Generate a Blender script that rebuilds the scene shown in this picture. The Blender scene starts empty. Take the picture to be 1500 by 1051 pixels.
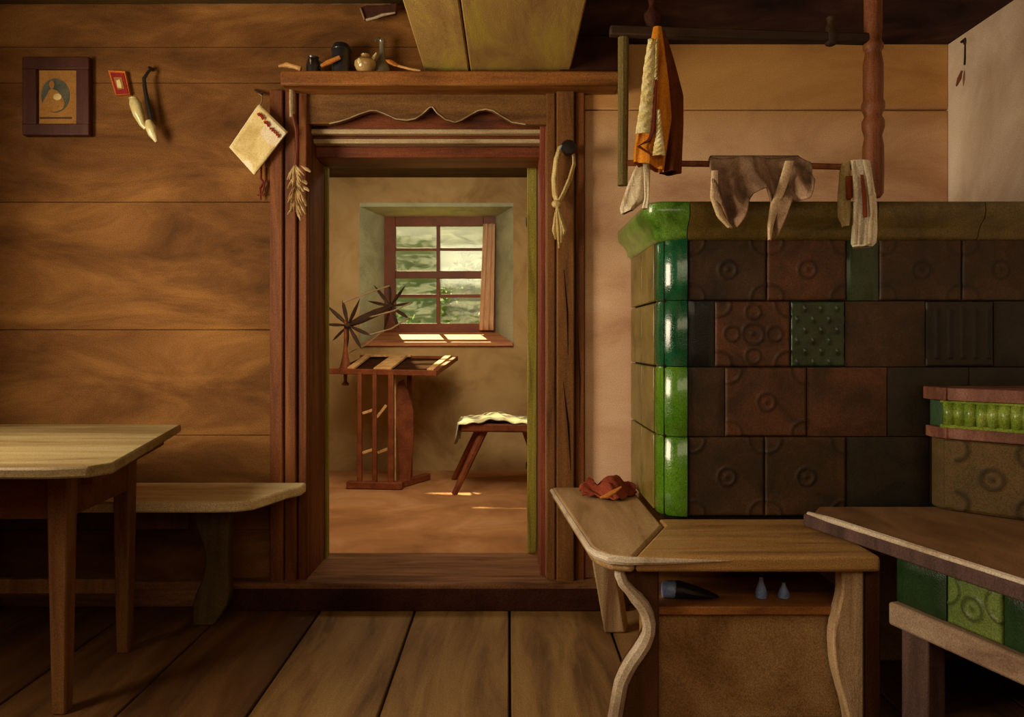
import bpy, bmesh, math, random
from mathutils import Vector, Matrix, noise as mnoise
random.seed(7)
SC = bpy.context.scene
COL = SC.collection
F = 1092.0; VX = 745.0; HY = 500.0; EYE = 1.06
PI = math.pi

def P(px, py, d):
    "world point that sits d metres in front of the viewpoint (door wall is at d = 3)"
    return Vector(((px - VX) * d / F, d - 3.0, EYE - (py - HY) * d / F))
def XX(px, d): return (px - VX) * d / F
def ZZ(py, d): return EYE - (py - HY) * d / F

# ------------------------------------------------------------------ materials
def lin(c):
    out = []
    for v in c[:3]:
        v /= 255.0
        out.append(v / 12.92 if v <= .04045 else ((v + .055) / 1.055) ** 2.4)
    return (*out, 1.0)

def mat(name, c1, c2, c3=None, scale=5.0, stretch=(1, 1, 1), rough=.65, spec=.25, bump=.25, speck=.35,
        coat=0.0, zramp=None, detail=6.0, sheen=0.0):
    m = bpy.data.materials.new(name); m.use_nodes = True
    nt = m.node_tree; N = nt.nodes; L = nt.links
    b = N['Principled BSDF']
    b.inputs['Roughness'].default_value = rough
    b.inputs['Specular IOR Level'].default_value = spec
    b.inputs['Coat Weight'].default_value = coat
    b.inputs['Coat Roughness'].default_value = .12
    tc = N.new('ShaderNodeTexCoord')
    mp = N.new('ShaderNodeMapping'); mp.inputs['Scale'].default_value = stretch
    L.new(tc.outputs['Object'], mp.inputs['Vector'])
    n1 = N.new('ShaderNodeTexNoise'); n1.inputs['Scale'].default_value = scale
    n1.inputs['Detail'].default_value = detail; n1.inputs['Roughness'].default_value = .62
    n1.inputs['Distortion'].default_value = .6
    L.new(mp.outputs[0], n1.inputs['Vector'])
    r = N.new('ShaderNodeValToRGB')
    r.color_ramp.elements[0].position = .32; r.color_ramp.elements[0].color = lin(c1)
    r.color_ramp.elements[1].position = .70; r.color_ramp.elements[1].color = lin(c3 or c2)
    if c3:
        e = r.color_ramp.elements.new(.5); e.color = lin(c2)
    L.new(n1.outputs['Fac'], r.inputs['Fac'])
    col = r.outputs['Color']
    if zramp:                                   # colour changes with height (limewash, timber)
        sx = N.new('ShaderNodeSeparateXYZ'); L.new(tc.outputs['Object'], sx.inputs[0])
        wob = N.new('ShaderNodeMath'); wob.operation = 'MULTIPLY_ADD'
        L.new(n1.outputs['Fac'], wob.inputs[0]); wob.inputs[1].default_value = .22
        L.new(sx.outputs['Z'], wob.inputs[2])
        z0, z1 = zramp[0][0], zramp[-1][0]
        mr = N.new('ShaderNodeMapRange'); mr.inputs['From Min'].default_value = z0 + .11
        mr.inputs['From Max'].default_value = z1 + .11
        L.new(wob.outputs[0], mr.inputs['Value'])
        r2 = N.new('ShaderNodeValToRGB'); els = r2.color_ramp.elements; els[1].position = 1.0
        for i, (z, c) in enumerate(zramp):
            pos = (z - z0) / (z1 - z0)
            e = els[0] if i == 0 else (els[-1] if i == len(zramp) - 1 else els.new(pos))
            e.position = pos; e.color = lin(c)
        L.new(mr.outputs[0], r2.inputs['Fac'])
        mx = N.new('ShaderNodeMix'); mx.data_type = 'RGBA'; mx.blend_type = 'MULTIPLY'
        mx.inputs['Factor'].default_value = 1
        L.new(col, mx.inputs[6]); L.new(r2.outputs['Color'], mx.inputs[7]); col = mx.outputs[2]
    # coarse grain like old dusty timber and plaster
    n2 = N.new('ShaderNodeTexNoise'); n2.inputs['Scale'].default_value = 260
    n2.inputs['Detail'].default_value = 2
    L.new(tc.outputs['Object'], n2.inputs['Vector'])
    mr2 = N.new('ShaderNodeMapRange'); mr2.inputs['From Min'].default_value = .3
    mr2.inputs['From Max'].default_value = .7
    mr2.inputs['To Min'].default_value = 1 - speck; mr2.inputs['To Max'].default_value = 1 + speck * .55
    L.new(n2.outputs['Fac'], mr2.inputs['Value'])
    mx2 = N.new('ShaderNodeVectorMath'); mx2.operation = 'SCALE'
    L.new(col, mx2.inputs[0]); L.new(mr2.outputs[0], mx2.inputs['Scale'])
    at = N.new('ShaderNodeAttribute'); at.attribute_name = 'relief'
    mr3 = N.new('ShaderNodeMapRange'); mr3.inputs['To Min'].default_value = 1; mr3.inputs['To Max'].default_value = .35
    L.new(at.outputs['Fac'], mr3.inputs['Value'])
    mx3 = N.new('ShaderNodeVectorMath'); mx3.operation = 'SCALE'
    L.new(mx2.outputs[0], mx3.inputs[0]); L.new(mr3.outputs[0], mx3.inputs['Scale'])
    L.new(mx3.outputs[0], b.inputs['Base Color'])
    if bump:
        bp = N.new('ShaderNodeBump'); bp.inputs['Strength'].default_value = bump
        bp.inputs['Distance'].default_value = .012
        ad = N.new('ShaderNodeMath'); ad.operation = 'MULTIPLY_ADD'
        L.new(n2.outputs['Fac'], ad.inputs[0]); ad.inputs[1].default_value = .25
        L.new(n1.outputs['Fac'], ad.inputs[2])
        L.new(ad.outputs[0], bp.inputs['Height']); L.new(bp.outputs[0], b.inputs['Normal'])
    return m

GX = (.6, 5, 5); GY = (5, .6, 5); GZ = (5, 5, .5)       # grain runs along x / y / z
M = {}
M['log'] = mat('log_wall', (78, 48, 22), (116, 76, 37), (154, 107, 55), 2.8, (.6, 1, 1.8),   .75, .12, .4, .36)
M['frame'] = mat('door_wood', (74, 38, 18), (112, 62, 28), (136, 82, 40), 3, GZ, .6, .2, .3)
M['frame_r'] = mat('door_wood_brown', (84, 52, 26), (120, 78, 38), (140, 94, 50), 3, GZ, .6, .2, .3)
M['red_wood'] = mat('red_brown_wood', (84, 38, 22), (128, 64, 42), (150, 84, 60), 3, GZ, .55, .25, .3)
M['red_wood_x'] = mat('red_brown_wood_across', (70, 32, 14), (116, 56, 24), (138, 74, 32), 3, GX, .5, .3, .3)
M['grey_wood_x'] = mat('grey_worn_wood_across', (136, 108, 74), (184, 160, 122), (206, 186, 150), 3, GX, .5, .3, .3)  # grey wood, also the painted highlights on valance and head bars
M['valance'] = mat('valance_board', (88, 58, 28), (118, 80, 40), (134, 96, 52), 3, GX, .6, .2, .3)
M['shelf'] = mat('shelf_wood', (92, 52, 22), (138, 86, 38), (170, 112, 56), 3, GX, .6, .2, .3)
M['threshold'] = mat('threshold_log', (80, 50, 30), (126, 84, 54), (146, 104, 72), 4, GX, .7, .15, .3)
M['floor'] = mat('floor_planks', (100, 70, 38), (142, 106, 60), (164, 128, 78), 2.5, (4, .5, 4), .6, .25, .3)
M['floor_dark'] = mat('floor_planks_dark', (62, 38, 18), (92, 60, 30), (112, 78, 42), 2.5, (4, .5, 4), .6, .2, .3)
M['gap'] = mat('dark_gap', (30, 16, 8), (40, 22, 12), None, 4)
M['beam'] = mat('beam_boards', (156, 116, 74), (186, 154, 88), (210, 196, 66), 2.2, (3, .7, 2.2), .6, .2, .3)
M['ceiling'] = mat('ceiling_boards', (60, 52, 26), (96, 70, 34), None, 3, GX, .8, .1, .3)
M['soot'] = mat('sooty_ceiling', (40, 28, 34), (66, 46, 46), (96, 70, 62), 3, (1, 1.4, 1), .8, .1, .3, .5)  # shade above the stove is put into this dark purple
M['soot_red'] = mat('sooty_red_wood', (46, 24, 16), (74, 40, 26), None, 5, (1, 1, 1), .8, .1, .3, .5)  # dark wood; carries painted shade beside the beam and on the threshold front
M['plaster'] = mat('limewashed_wall', (188, 154, 124), (228, 198, 170), (246, 224, 200), 1.7, (.7, 1, 1.5), .85, .08, .25, .22,
                   zramp=[(.3, (255, 238, 226)), (1.25, (255, 236, 224)), (1.62, (252, 232, 214)), (1.9, (246, 226, 196)), (2.02, (232, 200, 144)), (2.25, (226, 192, 130))])
M['plaster_r'] = mat('white_side_wall', (206, 176, 148), (234, 212, 188), (248, 234, 216), 1.8, (1, 1, 1), .85, .08, .25, .2)
M['far_wall'] = mat('back_room_wall', (138, 106, 64), (178, 144, 94), (196, 164, 114), 2.0, (1, 1, 1), .85, .08, .25, .3)
M['far_floor'] = mat('back_room_floor', (146, 98, 58), (178, 122, 76), (200, 150, 102), 2.2, (1, 1, 1), .7, .12, .25, .3)
M['reveal'] = mat('window_reveal', (150, 150, 118), (178, 178, 144), (196, 192, 156), 3, (1, 1, 1), .85, .08, .25)
M['sill'] = mat('window_sill', (150, 88, 58), (190, 122, 82), (206, 150, 96), 3, GX, .6, .2, .2)
M['sash'] = mat('window_sash', (98, 46, 20), (128, 64, 28), None, 4, (1, 1, 1), .5, .3, .2)
M['door'] = mat('door_yellow_green', (108, 92, 34), (150, 136, 48), (170, 160, 84), 3, (8, 8, .7), .55, .25, .3)
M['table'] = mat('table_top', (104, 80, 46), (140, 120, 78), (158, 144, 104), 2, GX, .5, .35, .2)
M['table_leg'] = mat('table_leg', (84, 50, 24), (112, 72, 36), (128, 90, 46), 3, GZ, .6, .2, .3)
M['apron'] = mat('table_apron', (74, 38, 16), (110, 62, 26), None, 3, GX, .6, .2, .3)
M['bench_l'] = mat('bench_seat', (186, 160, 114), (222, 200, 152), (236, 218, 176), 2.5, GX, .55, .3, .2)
M['bench_leg'] = mat('bench_leg', (66, 52, 26), (92, 74, 38), None, 3, GZ, .65, .2, .3)
M['oak_x'] = mat('stove_bench_top', (126, 90, 46), (166, 124, 70), (184, 146, 92), 2.5, GX, .5, .35, .2)
M['oak_y'] = mat('stove_bench_arm', (142, 108, 68), (174, 138, 94), (190, 156, 112), 2.5, GY, .5, .35, .2)
M['worn'] = mat('worn_pale_edge', (150, 126, 100), (190, 168, 142), (214, 198, 176), 5, (1, 1, 1), .5, .3, .2)  # pale strips painting the light on bench and leg edges, also hatchet edge
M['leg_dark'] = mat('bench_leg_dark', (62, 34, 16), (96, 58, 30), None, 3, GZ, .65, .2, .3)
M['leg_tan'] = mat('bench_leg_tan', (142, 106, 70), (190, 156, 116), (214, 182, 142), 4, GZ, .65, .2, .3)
M['plank_grey'] = mat('grey_bench_plank', (112, 86, 66), (150, 122, 98), (170, 146, 122), 3, (3, 1, 3), .6, .25, .25)
M['plank_brown'] = mat('brown_bench_plank', (108, 76, 48), (146, 108, 72), None, 3, (3, 1, 3), .6, .25, .25)
M['purple_wood'] = mat('dark_purple_wood', (66, 46, 42), (100, 74, 66), None, 3, GZ, .7, .2, .3)
def glaze(n, a, b, c=None, sc=6, rough=.3, coat=.5): return mat(n, a, b, c, sc, (1, 1, 1), rough, .35, .3, .45, coat)
M['t_brown'] = glaze('tile_brown', (38, 26, 11), (60, 40, 18), (80, 52, 24), 7, .6, .05)
M['t_red'] = glaze('tile_red_brown', (48, 28, 12), (78, 46, 20), (100, 56, 26), 7, .6, .05)
M['t_dark'] = glaze('tile_dark', (20, 17, 8), (38, 29, 13), (50, 36, 17), 7, .6, .05)
M['t_black'] = glaze('tile_black', (8, 14, 10), (14, 22, 14), None, 6, .35, .2)
M['t_green'] = glaze('tile_green', (24, 34, 16), (40, 58, 26), (44, 70, 36), 9, .4, .3)
M['t_olive'] = glaze('tile_olive', (84, 76, 28), (118, 104, 42), (140, 120, 56), 7, .45, .25)
M['cor'] = glaze('cornice_olive', (64, 56, 20), (100, 80, 32), (122, 98, 40), 7, .45, .25)
M['cor_g'] = glaze('cornice_green', (62, 104, 24), (100, 146, 46), (134, 170, 84), 8, .3, .6)
M['col_t'] = glaze('column_teal', (10, 62, 38), (20, 86, 48), (20, 96, 66), 6, .16, .9)
M['col_g'] = glaze('column_green', (52, 98, 16), (78, 126, 24), (96, 140, 40), 6, .16, .9)
M['relief'] = glaze('tile_relief', (34, 18, 8), (48, 28, 12), None, 6, .5, .2)
M['relief_r'] = glaze('tile_relief_red', (96, 40, 24), (120, 56, 32), None, 6, .5, .2)
M['grout'] = mat('stove_core', (18, 12, 6), (30, 20, 10), None, 5)
M['base_pl'] = mat('stove_base_plaster', (122, 90, 52), (160, 122, 76), (178, 146, 100), 3, (1, 1, 1), .85, .1, .4, .4)
M['slab'] = mat('stove_slab', (88, 50, 34), (120, 72, 54), (148, 100, 82), 5, (1, 3, 1), .5, .3, .2)
M['rib'] = glaze('ribbed_green', (96, 122, 30), (132, 154, 52), (166, 182, 84), 12, .35, .4)
M['rib_d'] = glaze('ribbed_groove', (40, 66, 40), (60, 88, 56), None, 9, .35, .4)
M['panel_ol'] = glaze('olive_panel', (72, 54, 24), (100, 74, 32), None, 6, .75, .0)
M['plinth_d'] = glaze('plinth_dark_green', (18, 40, 18), (32, 62, 28), None, 7, .35, .4)
M['plinth_l'] = glaze('plinth_green', (70, 92, 30), (108, 124, 50), None, 7, .6, .05)
M['rack'] = mat('rack_wood', (92, 48, 22), (132, 76, 40), (150, 90, 52), 4, GZ, .5, .3, .3)
M['rack_dark'] = mat('rack_dark_wood', (44, 30, 20), (68, 48, 30), None, 4, GX, .6, .2, .3)
M['rack_green'] = mat('rack_green_wood', (86, 72, 34), (122, 106, 54), None, 4, GZ, .6, .2, .3)
M['orange'] = mat('orange_cloth', (150, 84, 18), (206, 128, 34), (226, 150, 50), 6, (3, 1, .7), .85, .1, .4, .3)
M['brown_cloth'] = mat('brown_cloth', (70, 32, 10), (116, 58, 18), None, 6, (3, 1, .7), .85, .1, .4, .3)
M['lace'] = mat('cream_lace', (196, 172, 96), (232, 214, 150), (244, 232, 186), 22, (1, 1, 1), .85, .1, .6, .3)
M['white_knit'] = mat('white_knit', (176, 150, 112), (214, 196, 162), (232, 220, 194), 14, (3, 1, .8), .9, .1, .5, .3)
M['grey_cloth'] = mat('grey_brown_cloth', (84, 62, 46), (150, 118, 92), (206, 172, 140), 7, (1.2, 1, .8), .9, .08, .5, .3)
M['pale_cloth'] = mat('pale_lining', (190, 160, 122), (226, 198, 158), None, 7, (2, 1, .8), .9, .08, .5, .3)
M['dim_sock'] = mat('yellow_grey_knit', (160, 136, 86), (200, 176, 120), None, 10, (2, 1, .8), .9, .08, .5, .3)
M['rust'] = mat('rust_knit', (120, 56, 28), (146, 74, 40), None, 10, (2, 1, .8), .9, .08, .5, .3)
M['grey_knit'] = mat('grey_white_knit', (186, 170, 140), (226, 212, 184), (242, 232, 210), 12, (4, 1, .7), .9, .08, .6, .3)
M['red_cloth'] = mat('red_cloth', (104, 42, 26), (146, 66, 44), (170, 96, 66), 8, (1, 1, 1), .85, .1, .5, .3)
M['linen'] = mat('white_linen', (140, 130, 104), (184, 174, 148), None, 8, (1, 1, 1), .9, .08, .4, .2)
M['curtain'] = mat('pink_curtain', (196, 152, 112), (232, 192, 150), None, 10, (6, 6, .6), .9, .08, .4, .2)
M['paper'] = mat('old_paper', (196, 168, 104), (222, 200, 140), (236, 220, 176), 9, (1, 1, 1), .9, .08, .2, .2)
M['paper_w'] = mat('white_paper', (214, 194, 152), (240, 228, 200), None, 9, (1, 1, 1), .9, .08, .2, .2)
M['red_ink'] = mat('red_ink', (150, 40, 28), (176, 58, 40), None, 9, bump=0)
M['cord_red'] = mat('red_cord', (92, 26, 12), (120, 40, 20), None, 9)
M['string'] = mat('string', (140, 112, 76), (172, 144, 104), None, 9)
M['frame_dk'] = mat('picture_frame', (56, 26, 16), (80, 40, 26), None, 4, GZ, .5, .3, .25)
M['print'] = mat('print_paper', (150, 104, 52), (176, 128, 68), None, 7, (1, 1, 1), .9, .08, .1, .3)
M['print_blue'] = mat('print_blue', (66, 72, 70), (92, 92, 80), (120, 104, 76), 8, (1, 1, 1), .9, .08, .1, .3)
M['ink'] = mat('print_ink', (70, 44, 24), (84, 54, 30), None, 8, bump=0)
M['or_rim'] = mat('orange_rim', (190, 96, 30), (214, 124, 44), None, 8)
M['red_b'] = mat('red_border', (128, 22, 14), (160, 34, 20), None, 8)
M['iron'] = mat('dark_iron', (30, 26, 24), (48, 42, 40), None, 8, (1, 1, 1), .3, .6, .1, .2, .3)
M['porcelain'] = mat('porcelain', (196, 176, 112), (226, 210, 150), (240, 230, 190), 7, (1, 1, 1), .25, .5, .1, .2, .5)
M['canister'] = mat('dark_canister', (26, 24, 28), (50, 48, 50), None, 8, (1, 1, 1), .3, .5, .1, .2, .3)
M['grey_glass'] = mat('grey_bottle', (90, 82, 66), (126, 118, 100), None, 8, (1, 1, 1), .2, .5, .1, .2, .6)
M['cream_pot'] = mat('cream_pot', (150, 116, 66), (196, 164, 104), None, 8, (1, 1, 1), .25, .5, .1, .2, .6)
M['carrot'] = mat('orange_wood', (178, 104, 40), (214, 140, 62), None, 8)
M['palewood'] = mat('pale_wood', (160, 112, 62), (206, 156, 96), (224, 180, 120), 5, (2, 2, 2), .6, .2, .2)
M['feather'] = mat('feather', (140, 104, 66), (196, 164, 116), (220, 196, 150), 12, (1, 1, 1), .9, .1, .3)
M['strap'] = mat('cream_strap', (180, 146, 84), (216, 188, 124), (234, 212, 156), 14, (4, 4, .7), .85, .1, .5)
M['blue'] = mat('blue_grey', (90, 108, 150), (126, 146, 190), (160, 178, 214), 8, (1, 1, 1), .4, .4, .2)
M['leather'] = mat('black_leather', (22, 14, 10), (36, 24, 16), None, 8, (1, 1, 1), .5, .3, .2)
M['winder'] = mat('winder_wood', (48, 30, 18), (76, 50, 30), None, 6, (2, 2, 2), .6, .2, .2)
M['wind_red'] = mat('frame_red_wood', (104, 50, 24), (142, 76, 38), None, 6, (2, 2, 2), .6, .2, .2)
M['hollow'] = mat('dark_hollow', (52, 28, 14), (70, 40, 20), None, 6, (1, 1, 1), .95, .02)
M['leaf'] = mat('leaves', (76, 110, 40), (112, 142, 66), (150, 166, 100), 3, (1, 1, 1), .7, .2, 0, .3)
M['grass'] = mat('outside_ground', (110, 130, 70), (150, 164, 100), None, 1, (1, 1, 1), .9, .1, 0)

def glass_mat():
    m = bpy.data.materials.new('old_window_glass'); m.use_nodes = True
    nt = m.node_tree; N = nt.nodes; L = nt.links; N.clear()
    out = N.new('ShaderNodeOutputMaterial')
    tr = N.new('ShaderNodeBsdfTransparent'); tr.inputs[0].default_value = (.86, .88, .72, 1)
    tl = N.new('ShaderNodeBsdfTranslucent'); tl.inputs[0].default_value = (.95, .93, .80, 1)
    gl = N.new('ShaderNodeBsdfGlossy'); gl.inputs['Roughness'].default_value = .08
    tc = N.new('ShaderNodeTexCoord'); mp = N.new('ShaderNodeMapping'); mp.inputs['Scale'].default_value = (4, 4, 11)
    nz = N.new('ShaderNodeTexNoise'); nz.inputs['Scale'].default_value = 1.6; nz.inputs['Distortion'].default_value = 1.2
    L.new(tc.outputs['Object'], mp.inputs[0]); L.new(mp.outputs[0], nz.inputs['Vector'])
    mr = N.new('ShaderNodeMapRange'); mr.inputs['From Min'].default_value = .42; mr.inputs['From Max'].default_value = .62
    mr.inputs['To Max'].default_value = .035
    L.new(nz.outputs['Fac'], mr.inputs['Value'])
    m1 = N.new('ShaderNodeMixShader'); L.new(mr.outputs[0], m1.inputs[0]); L.new(tr.outputs[0], m1.inputs[1]); L.new(tl.outputs[0], m1.inputs[2])
    m2 = N.new('ShaderNodeMixShader'); m2.inputs[0].default_value = .04
    L.new(m1.outputs[0], m2.inputs[1]); L.new(gl.outputs[0], m2.inputs[2]); L.new(m2.outputs[0], out.inputs['Surface'])
    return m
M['glass'] = glass_mat()

# ------------------------------------------------------------------ mesh builder
class MB:
    def __init__(s): s.bm = bmesh.new()
    def hexa(s, lo, hi):
        "eight corner solid: four lower points, four upper points (same order)"
        v = [s.bm.verts.new(p) for p in lo] + [s.bm.verts.new(p) for p in hi]
        n = len(lo)
        s.bm.faces.new(v[:n][::-1]); s.bm.faces.new(v[n:])
        for i in range(n): s.bm.faces.new((v[i], v[(i + 1) % n], v[n + (i + 1) % n], v[n + i]))
        return s
    def box(s, x0, x1, y0, y1, z0, z1):
        q = [(x0, y0), (x1, y0), (x1, y1), (x0, y1)]
        return s.hexa([(x, y, z0) for x, y in q], [(x, y, z1) for x, y in q])
    def prism_z(s, poly, z0, z1): return s.hexa([(x, y, z0) for x, y in poly], [(x, y, z1) for x, y in poly])
    def prism_y(s, poly, y0, y1):
        "polygon in x,z pushed from y0 (front) to y1 (back)"
        return s.hexa([(x, y0, z) for x, z in poly], [(x, y1, z) for x, z in poly])
    def loft(s, rings, cap=True, closed=True):
        rs = [[s.bm.verts.new(p) for p in r] for r in rings]
        n = len(rs[0])
        for a, b in zip(rs, rs[1:]):
            for i in range(n if closed else n - 1):
                j = (i + 1) % n
                s.bm.faces.new((a[i], a[j], b[j], b[i]))
        if cap and closed and n > 2:
            s.bm.faces.new(rs[0][::-1]); s.bm.faces.new(rs[-1])
        return s
    def lathe(s, prof, c, axis=(0, 0, 1), n=20, sq=(1, 1)):
        "prof: list of (radius, distance along axis)"
        ax = Vector(axis).normalized(); u = ax.orthogonal().normalized(); v = ax.cross(u)
        c = Vector(c)
        s.loft([[c + ax * h + (u * math.cos(2 * PI * k / n) * sq[0] + v * math.sin(2 * PI * k / n) * sq[1]) * max(r, .0004)
                 for k in range(n)] for r, h in prof])
        return s
    def tube(s, pts, rad, n=10, flat=1.0):
        pts = [Vector(p) for p in pts]
        rads = rad if isinstance(rad, (list, tuple)) else [rad] * len(pts)
        rings = []; prev = None
        for i, p in enumerate(pts):
            t = (pts[min(i + 1, len(pts) - 1)] - pts[max(i - 1, 0)]).normalized()
            u = t.orthogonal().normalized() if prev is None else (prev - t * prev.dot(t)).normalized()
            prev = u; v = t.cross(u)
            rings.append([p + (u * math.cos(2 * PI * k / n) + v * math.sin(2 * PI * k / n) * flat) * rads[i] for k in range(n)])
        return s.loft(rings)
    def bar(s, a, b, w, h, up=(0, 0, 1)):
        "square bar between two points, w across and h along up"
        a = Vector(a); b = Vector(b); t = (b - a).normalized(); up = Vector(up)
        side = t.cross(up).normalized(); u = side.cross(t).normalized()
        q = [(-.5, -.5), (.5, -.5), (.5, .5), (-.5, .5)]
        return s.hexa([a + side * w * i + u * h * j for i, j in q], [b + side * w * i + u * h * j for i, j in q])
    def torus(s, c, R, r, normal=(0, -1, 0), a0=0, a1=2 * PI, n=22, sx=1, sz=1):
        nn = Vector(normal).normalized()
        u = Vector((0, 0, 1)).cross(nn).normalized() if abs(nn.z) < .9 else Vector((1, 0, 0)); v = nn.cross(u)
        c = Vector(c); full = abs(a1 - a0 - 2 * PI) < 1e-4
        rings = []
        for i in range(n + 1):
            a = a0 + (a1 - a0) * i / n
            d = u * math.cos(a) * sx + v * math.sin(a) * sz
            rings.append([c + d * R + d * r * math.cos(2 * PI * k / 6) + nn * r * math.sin(2 * PI * k / 6) for k in range(6)])
        return s.loft(rings, cap=not full)
    def sheet(s, fn, nu=30, nv=20, closed=False):
        g = [[s.bm.verts.new(fn(i / nu, j / nv)) for i in range(nu + (0 if closed else 1))] for j in range(nv + 1)]
        w = len(g[0])
        for j in range(nv):
            for i in range(w if closed else w - 1):
                k = (i + 1) % w
                s.bm.faces.new((g[j][i], g[j][k], g[j + 1][k], g[j + 1][i]))
        return s
    def ball(s, c, rx, ry, rz, n=14):
        c = Vector(c)
        return s.loft([[c + Vector((rx * math.sin(t) * math.cos(2 * PI * k / n), ry * math.sin(t) * math.sin(2 * PI * k / n), rz * math.cos(t)))
                        for k in range(n)] for t in [.02 + (PI - .04) * i / 8 for i in range(9)]])
    def jitter(s, amt, freq=6, cuts=0):
        if cuts: bmesh.ops.subdivide_edges(s.bm, edges=s.bm.edges[:], cuts=cuts, use_grid_fill=True)
        for v in s.bm.verts: v.co += mnoise.noise_vector(v.co * freq) * amt
        return s
    def build(s, name, m, parent=None, bevel=0.0, thick=0.0, sub=0, seg=2, angle=35):
        bm = s.bm
        bmesh.ops.recalc_face_normals(bm, faces=bm.faces[:])
        off = wloc(parent) if parent else Vector()
        if not parent:                     # origin at the foot of the thing
            xs = [v.co for v in bm.verts]
            off = Vector((sum(v.x for v in xs) / len(xs), sum(v.y for v in xs) / len(xs), min(v.z for v in xs)))
        for v in bm.verts: v.co -= off
        me = bpy.data.meshes.new(name); bm.to_mesh(me); bm.free()
        for p in me.polygons: p.use_smooth = True
        me.set_sharp_from_angle(angle=math.radians(angle))
        mats = m if isinstance(m, (list, tuple)) else [m]
        for x in mats: me.materials.append(M[x])
        o = bpy.data.objects.new(name, me); COL.objects.link(o)
        if parent: o.parent = parent
        else: o.location = off
        if thick:
            md = o.modifiers.new('thickness', 'SOLIDIFY'); md.thickness = thick; md.offset = 0
        if bevel:
            md = o.modifiers.new('bevel', 'BEVEL'); md.width = bevel; md.segments = seg; md.limit_method = 'ANGLE'
            md.angle_limit = math.radians(30); md.harden_normals = False
        if sub:
            md = o.modifiers.new('sub', 'SUBSURF'); md.levels = sub; md.render_levels = sub
        return o

def wloc(o):
    p = Vector(o.location)
    while o.parent:
        o = o.parent; p += Vector(o.location)
    return p
def tag(o, label=None, cat=None, group=None, kind=None):
    if label: o['label'] = label
    if cat: o['category'] = cat
    if group: o['group'] = group
    if kind: o['kind'] = kind
    return o
def thing(name, label, cat, loc, group=None):
    o = bpy.data.objects.new(name, None); COL.objects.link(o); o.location = Vector(loc); o.empty_display_size = .05
    return tag(o, label, cat, group)
def struct(o, label=None): return tag(o, label, None, None, 'structure')
def sempty(name, loc, label=None):
    o = bpy.data.objects.new(name, None); COL.objects.link(o); o.location = Vector(loc); o.empty_display_size = .05
    return struct(o, label)

# ------------------------------------------------------------------ setting
XL, XR, YF = -2.10, 1.77, -3.7
OX0, OX1 = -.805, .151                                  # doorway
OZ = 2.07
# front room floor: broad planks running away from the viewer
fb = MB(); x = -.74 - .372 * 4; pm = []
while x < XR:
    fb.box(max(x + .004, XL), min(x + .368, XR), YF, .0, -.03, 0); pm += [1 if x < -.8 or x > .70 else 0] * 6; x += .372
fl = struct(fb.build('floor', ['floor', 'floor_dark'], None, .004), 'wide worn plank floor of the front room')
struct(MB().box(XL, XR, YF, .3, -.06, -.03).build('floor_base', 'gap'))
for p_, k_ in zip(fl.data.polygons, pm): p_.material_index = k_
# log wall left of the door and above it
lw = MB(); zs = [0, .30, .68, 1.105, 1.62, 2.1, 2.245, 2.42]
for z0, z1 in zip(zs, zs[1:]):
    if z1 <= 2.11: lw.box(XL, OX0 - .028, 0, .3, z0 + .0006, z1 - .0006)
    else: lw.box(XL, .36, 0, .3, z0 + .0006, z1 - .0006)
struct(lw.build('wall_back', 'log', None, .0035, seg=2), 'wall of squared brown logs around the doorway')
# right of the door: limewashed timber above the stove
pw = MB()
for z0, z1 in ((0, 1.99), (1.993, 2.26)): pw.box(OX1, XR, 0, .3, z0, z1)
struct(pw.build('wall_stove', 'plaster', None, .006), 'limewashed wall behind the stove')
struct(MB().box(XR, XR + .1, YF, .3, 0, 2.5).build('wall_right', 'plaster_r'), 'pale plastered side wall beside the stove')
# left wall with a window hole (daylight of the front room comes in here)
wy0, wy1, wz0, wz1 = -2.05, -.95, .95, 1.95
lf = MB(); lf.box(XL - .2, XL, YF, wy0, 0, 2.5); lf.box(XL - .2, XL, wy1, .3, 0, 2.5)
lf.box(XL - .2, XL, wy0, wy1, 0, wz0); lf.box(XL - .2, XL, wy0, wy1, wz1, 2.5)
struct(lf.build('wall_left', 'log'))
struct(MB().box(XL - .2, XR + .1, YF - .1, YF, 0, 2.5).build('wall_front', 'log'))
struct(MB().box(XL - .2, -.10, YF - .1, .3, 2.42, 2.5).build('ceiling', 'ceiling'))
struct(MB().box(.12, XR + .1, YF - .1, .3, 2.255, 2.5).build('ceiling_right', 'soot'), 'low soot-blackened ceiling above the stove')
# dark box added to paint the shade right of the beam
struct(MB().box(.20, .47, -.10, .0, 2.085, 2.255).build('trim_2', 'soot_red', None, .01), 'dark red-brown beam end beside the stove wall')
# big ceiling beam with two boards on its underside
bm_e = sempty('trim_1', (-.05, -1.8, 2.118), 'broad greenish brown ceiling beam coming from the doorway')
b1 = MB(); b1.hexa([(-.335, YF, 2.135), (-.153, YF, 2.118), (-.153, -.0, 2.118), (-.335, -.0, 2.135)],
                   [(-.335, YF, 2.42), (-.153, YF, 2.42), (-.153, -.0, 2.42), (-.335, -.0, 2.42)])
b1.build('beam_board', 'beam', bm_e, .006)
MB().box(-.149, .242, YF, 0, 2.118, 2.42).build('beam_board', 'beam', bm_e, .006)
MB().box(XL, OX0 - .14, -.035, 0, 0, .10).build('baseboard_left', 'threshold', None, .006)
struct(bpy.data.objects['baseboard_left'])

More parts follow.
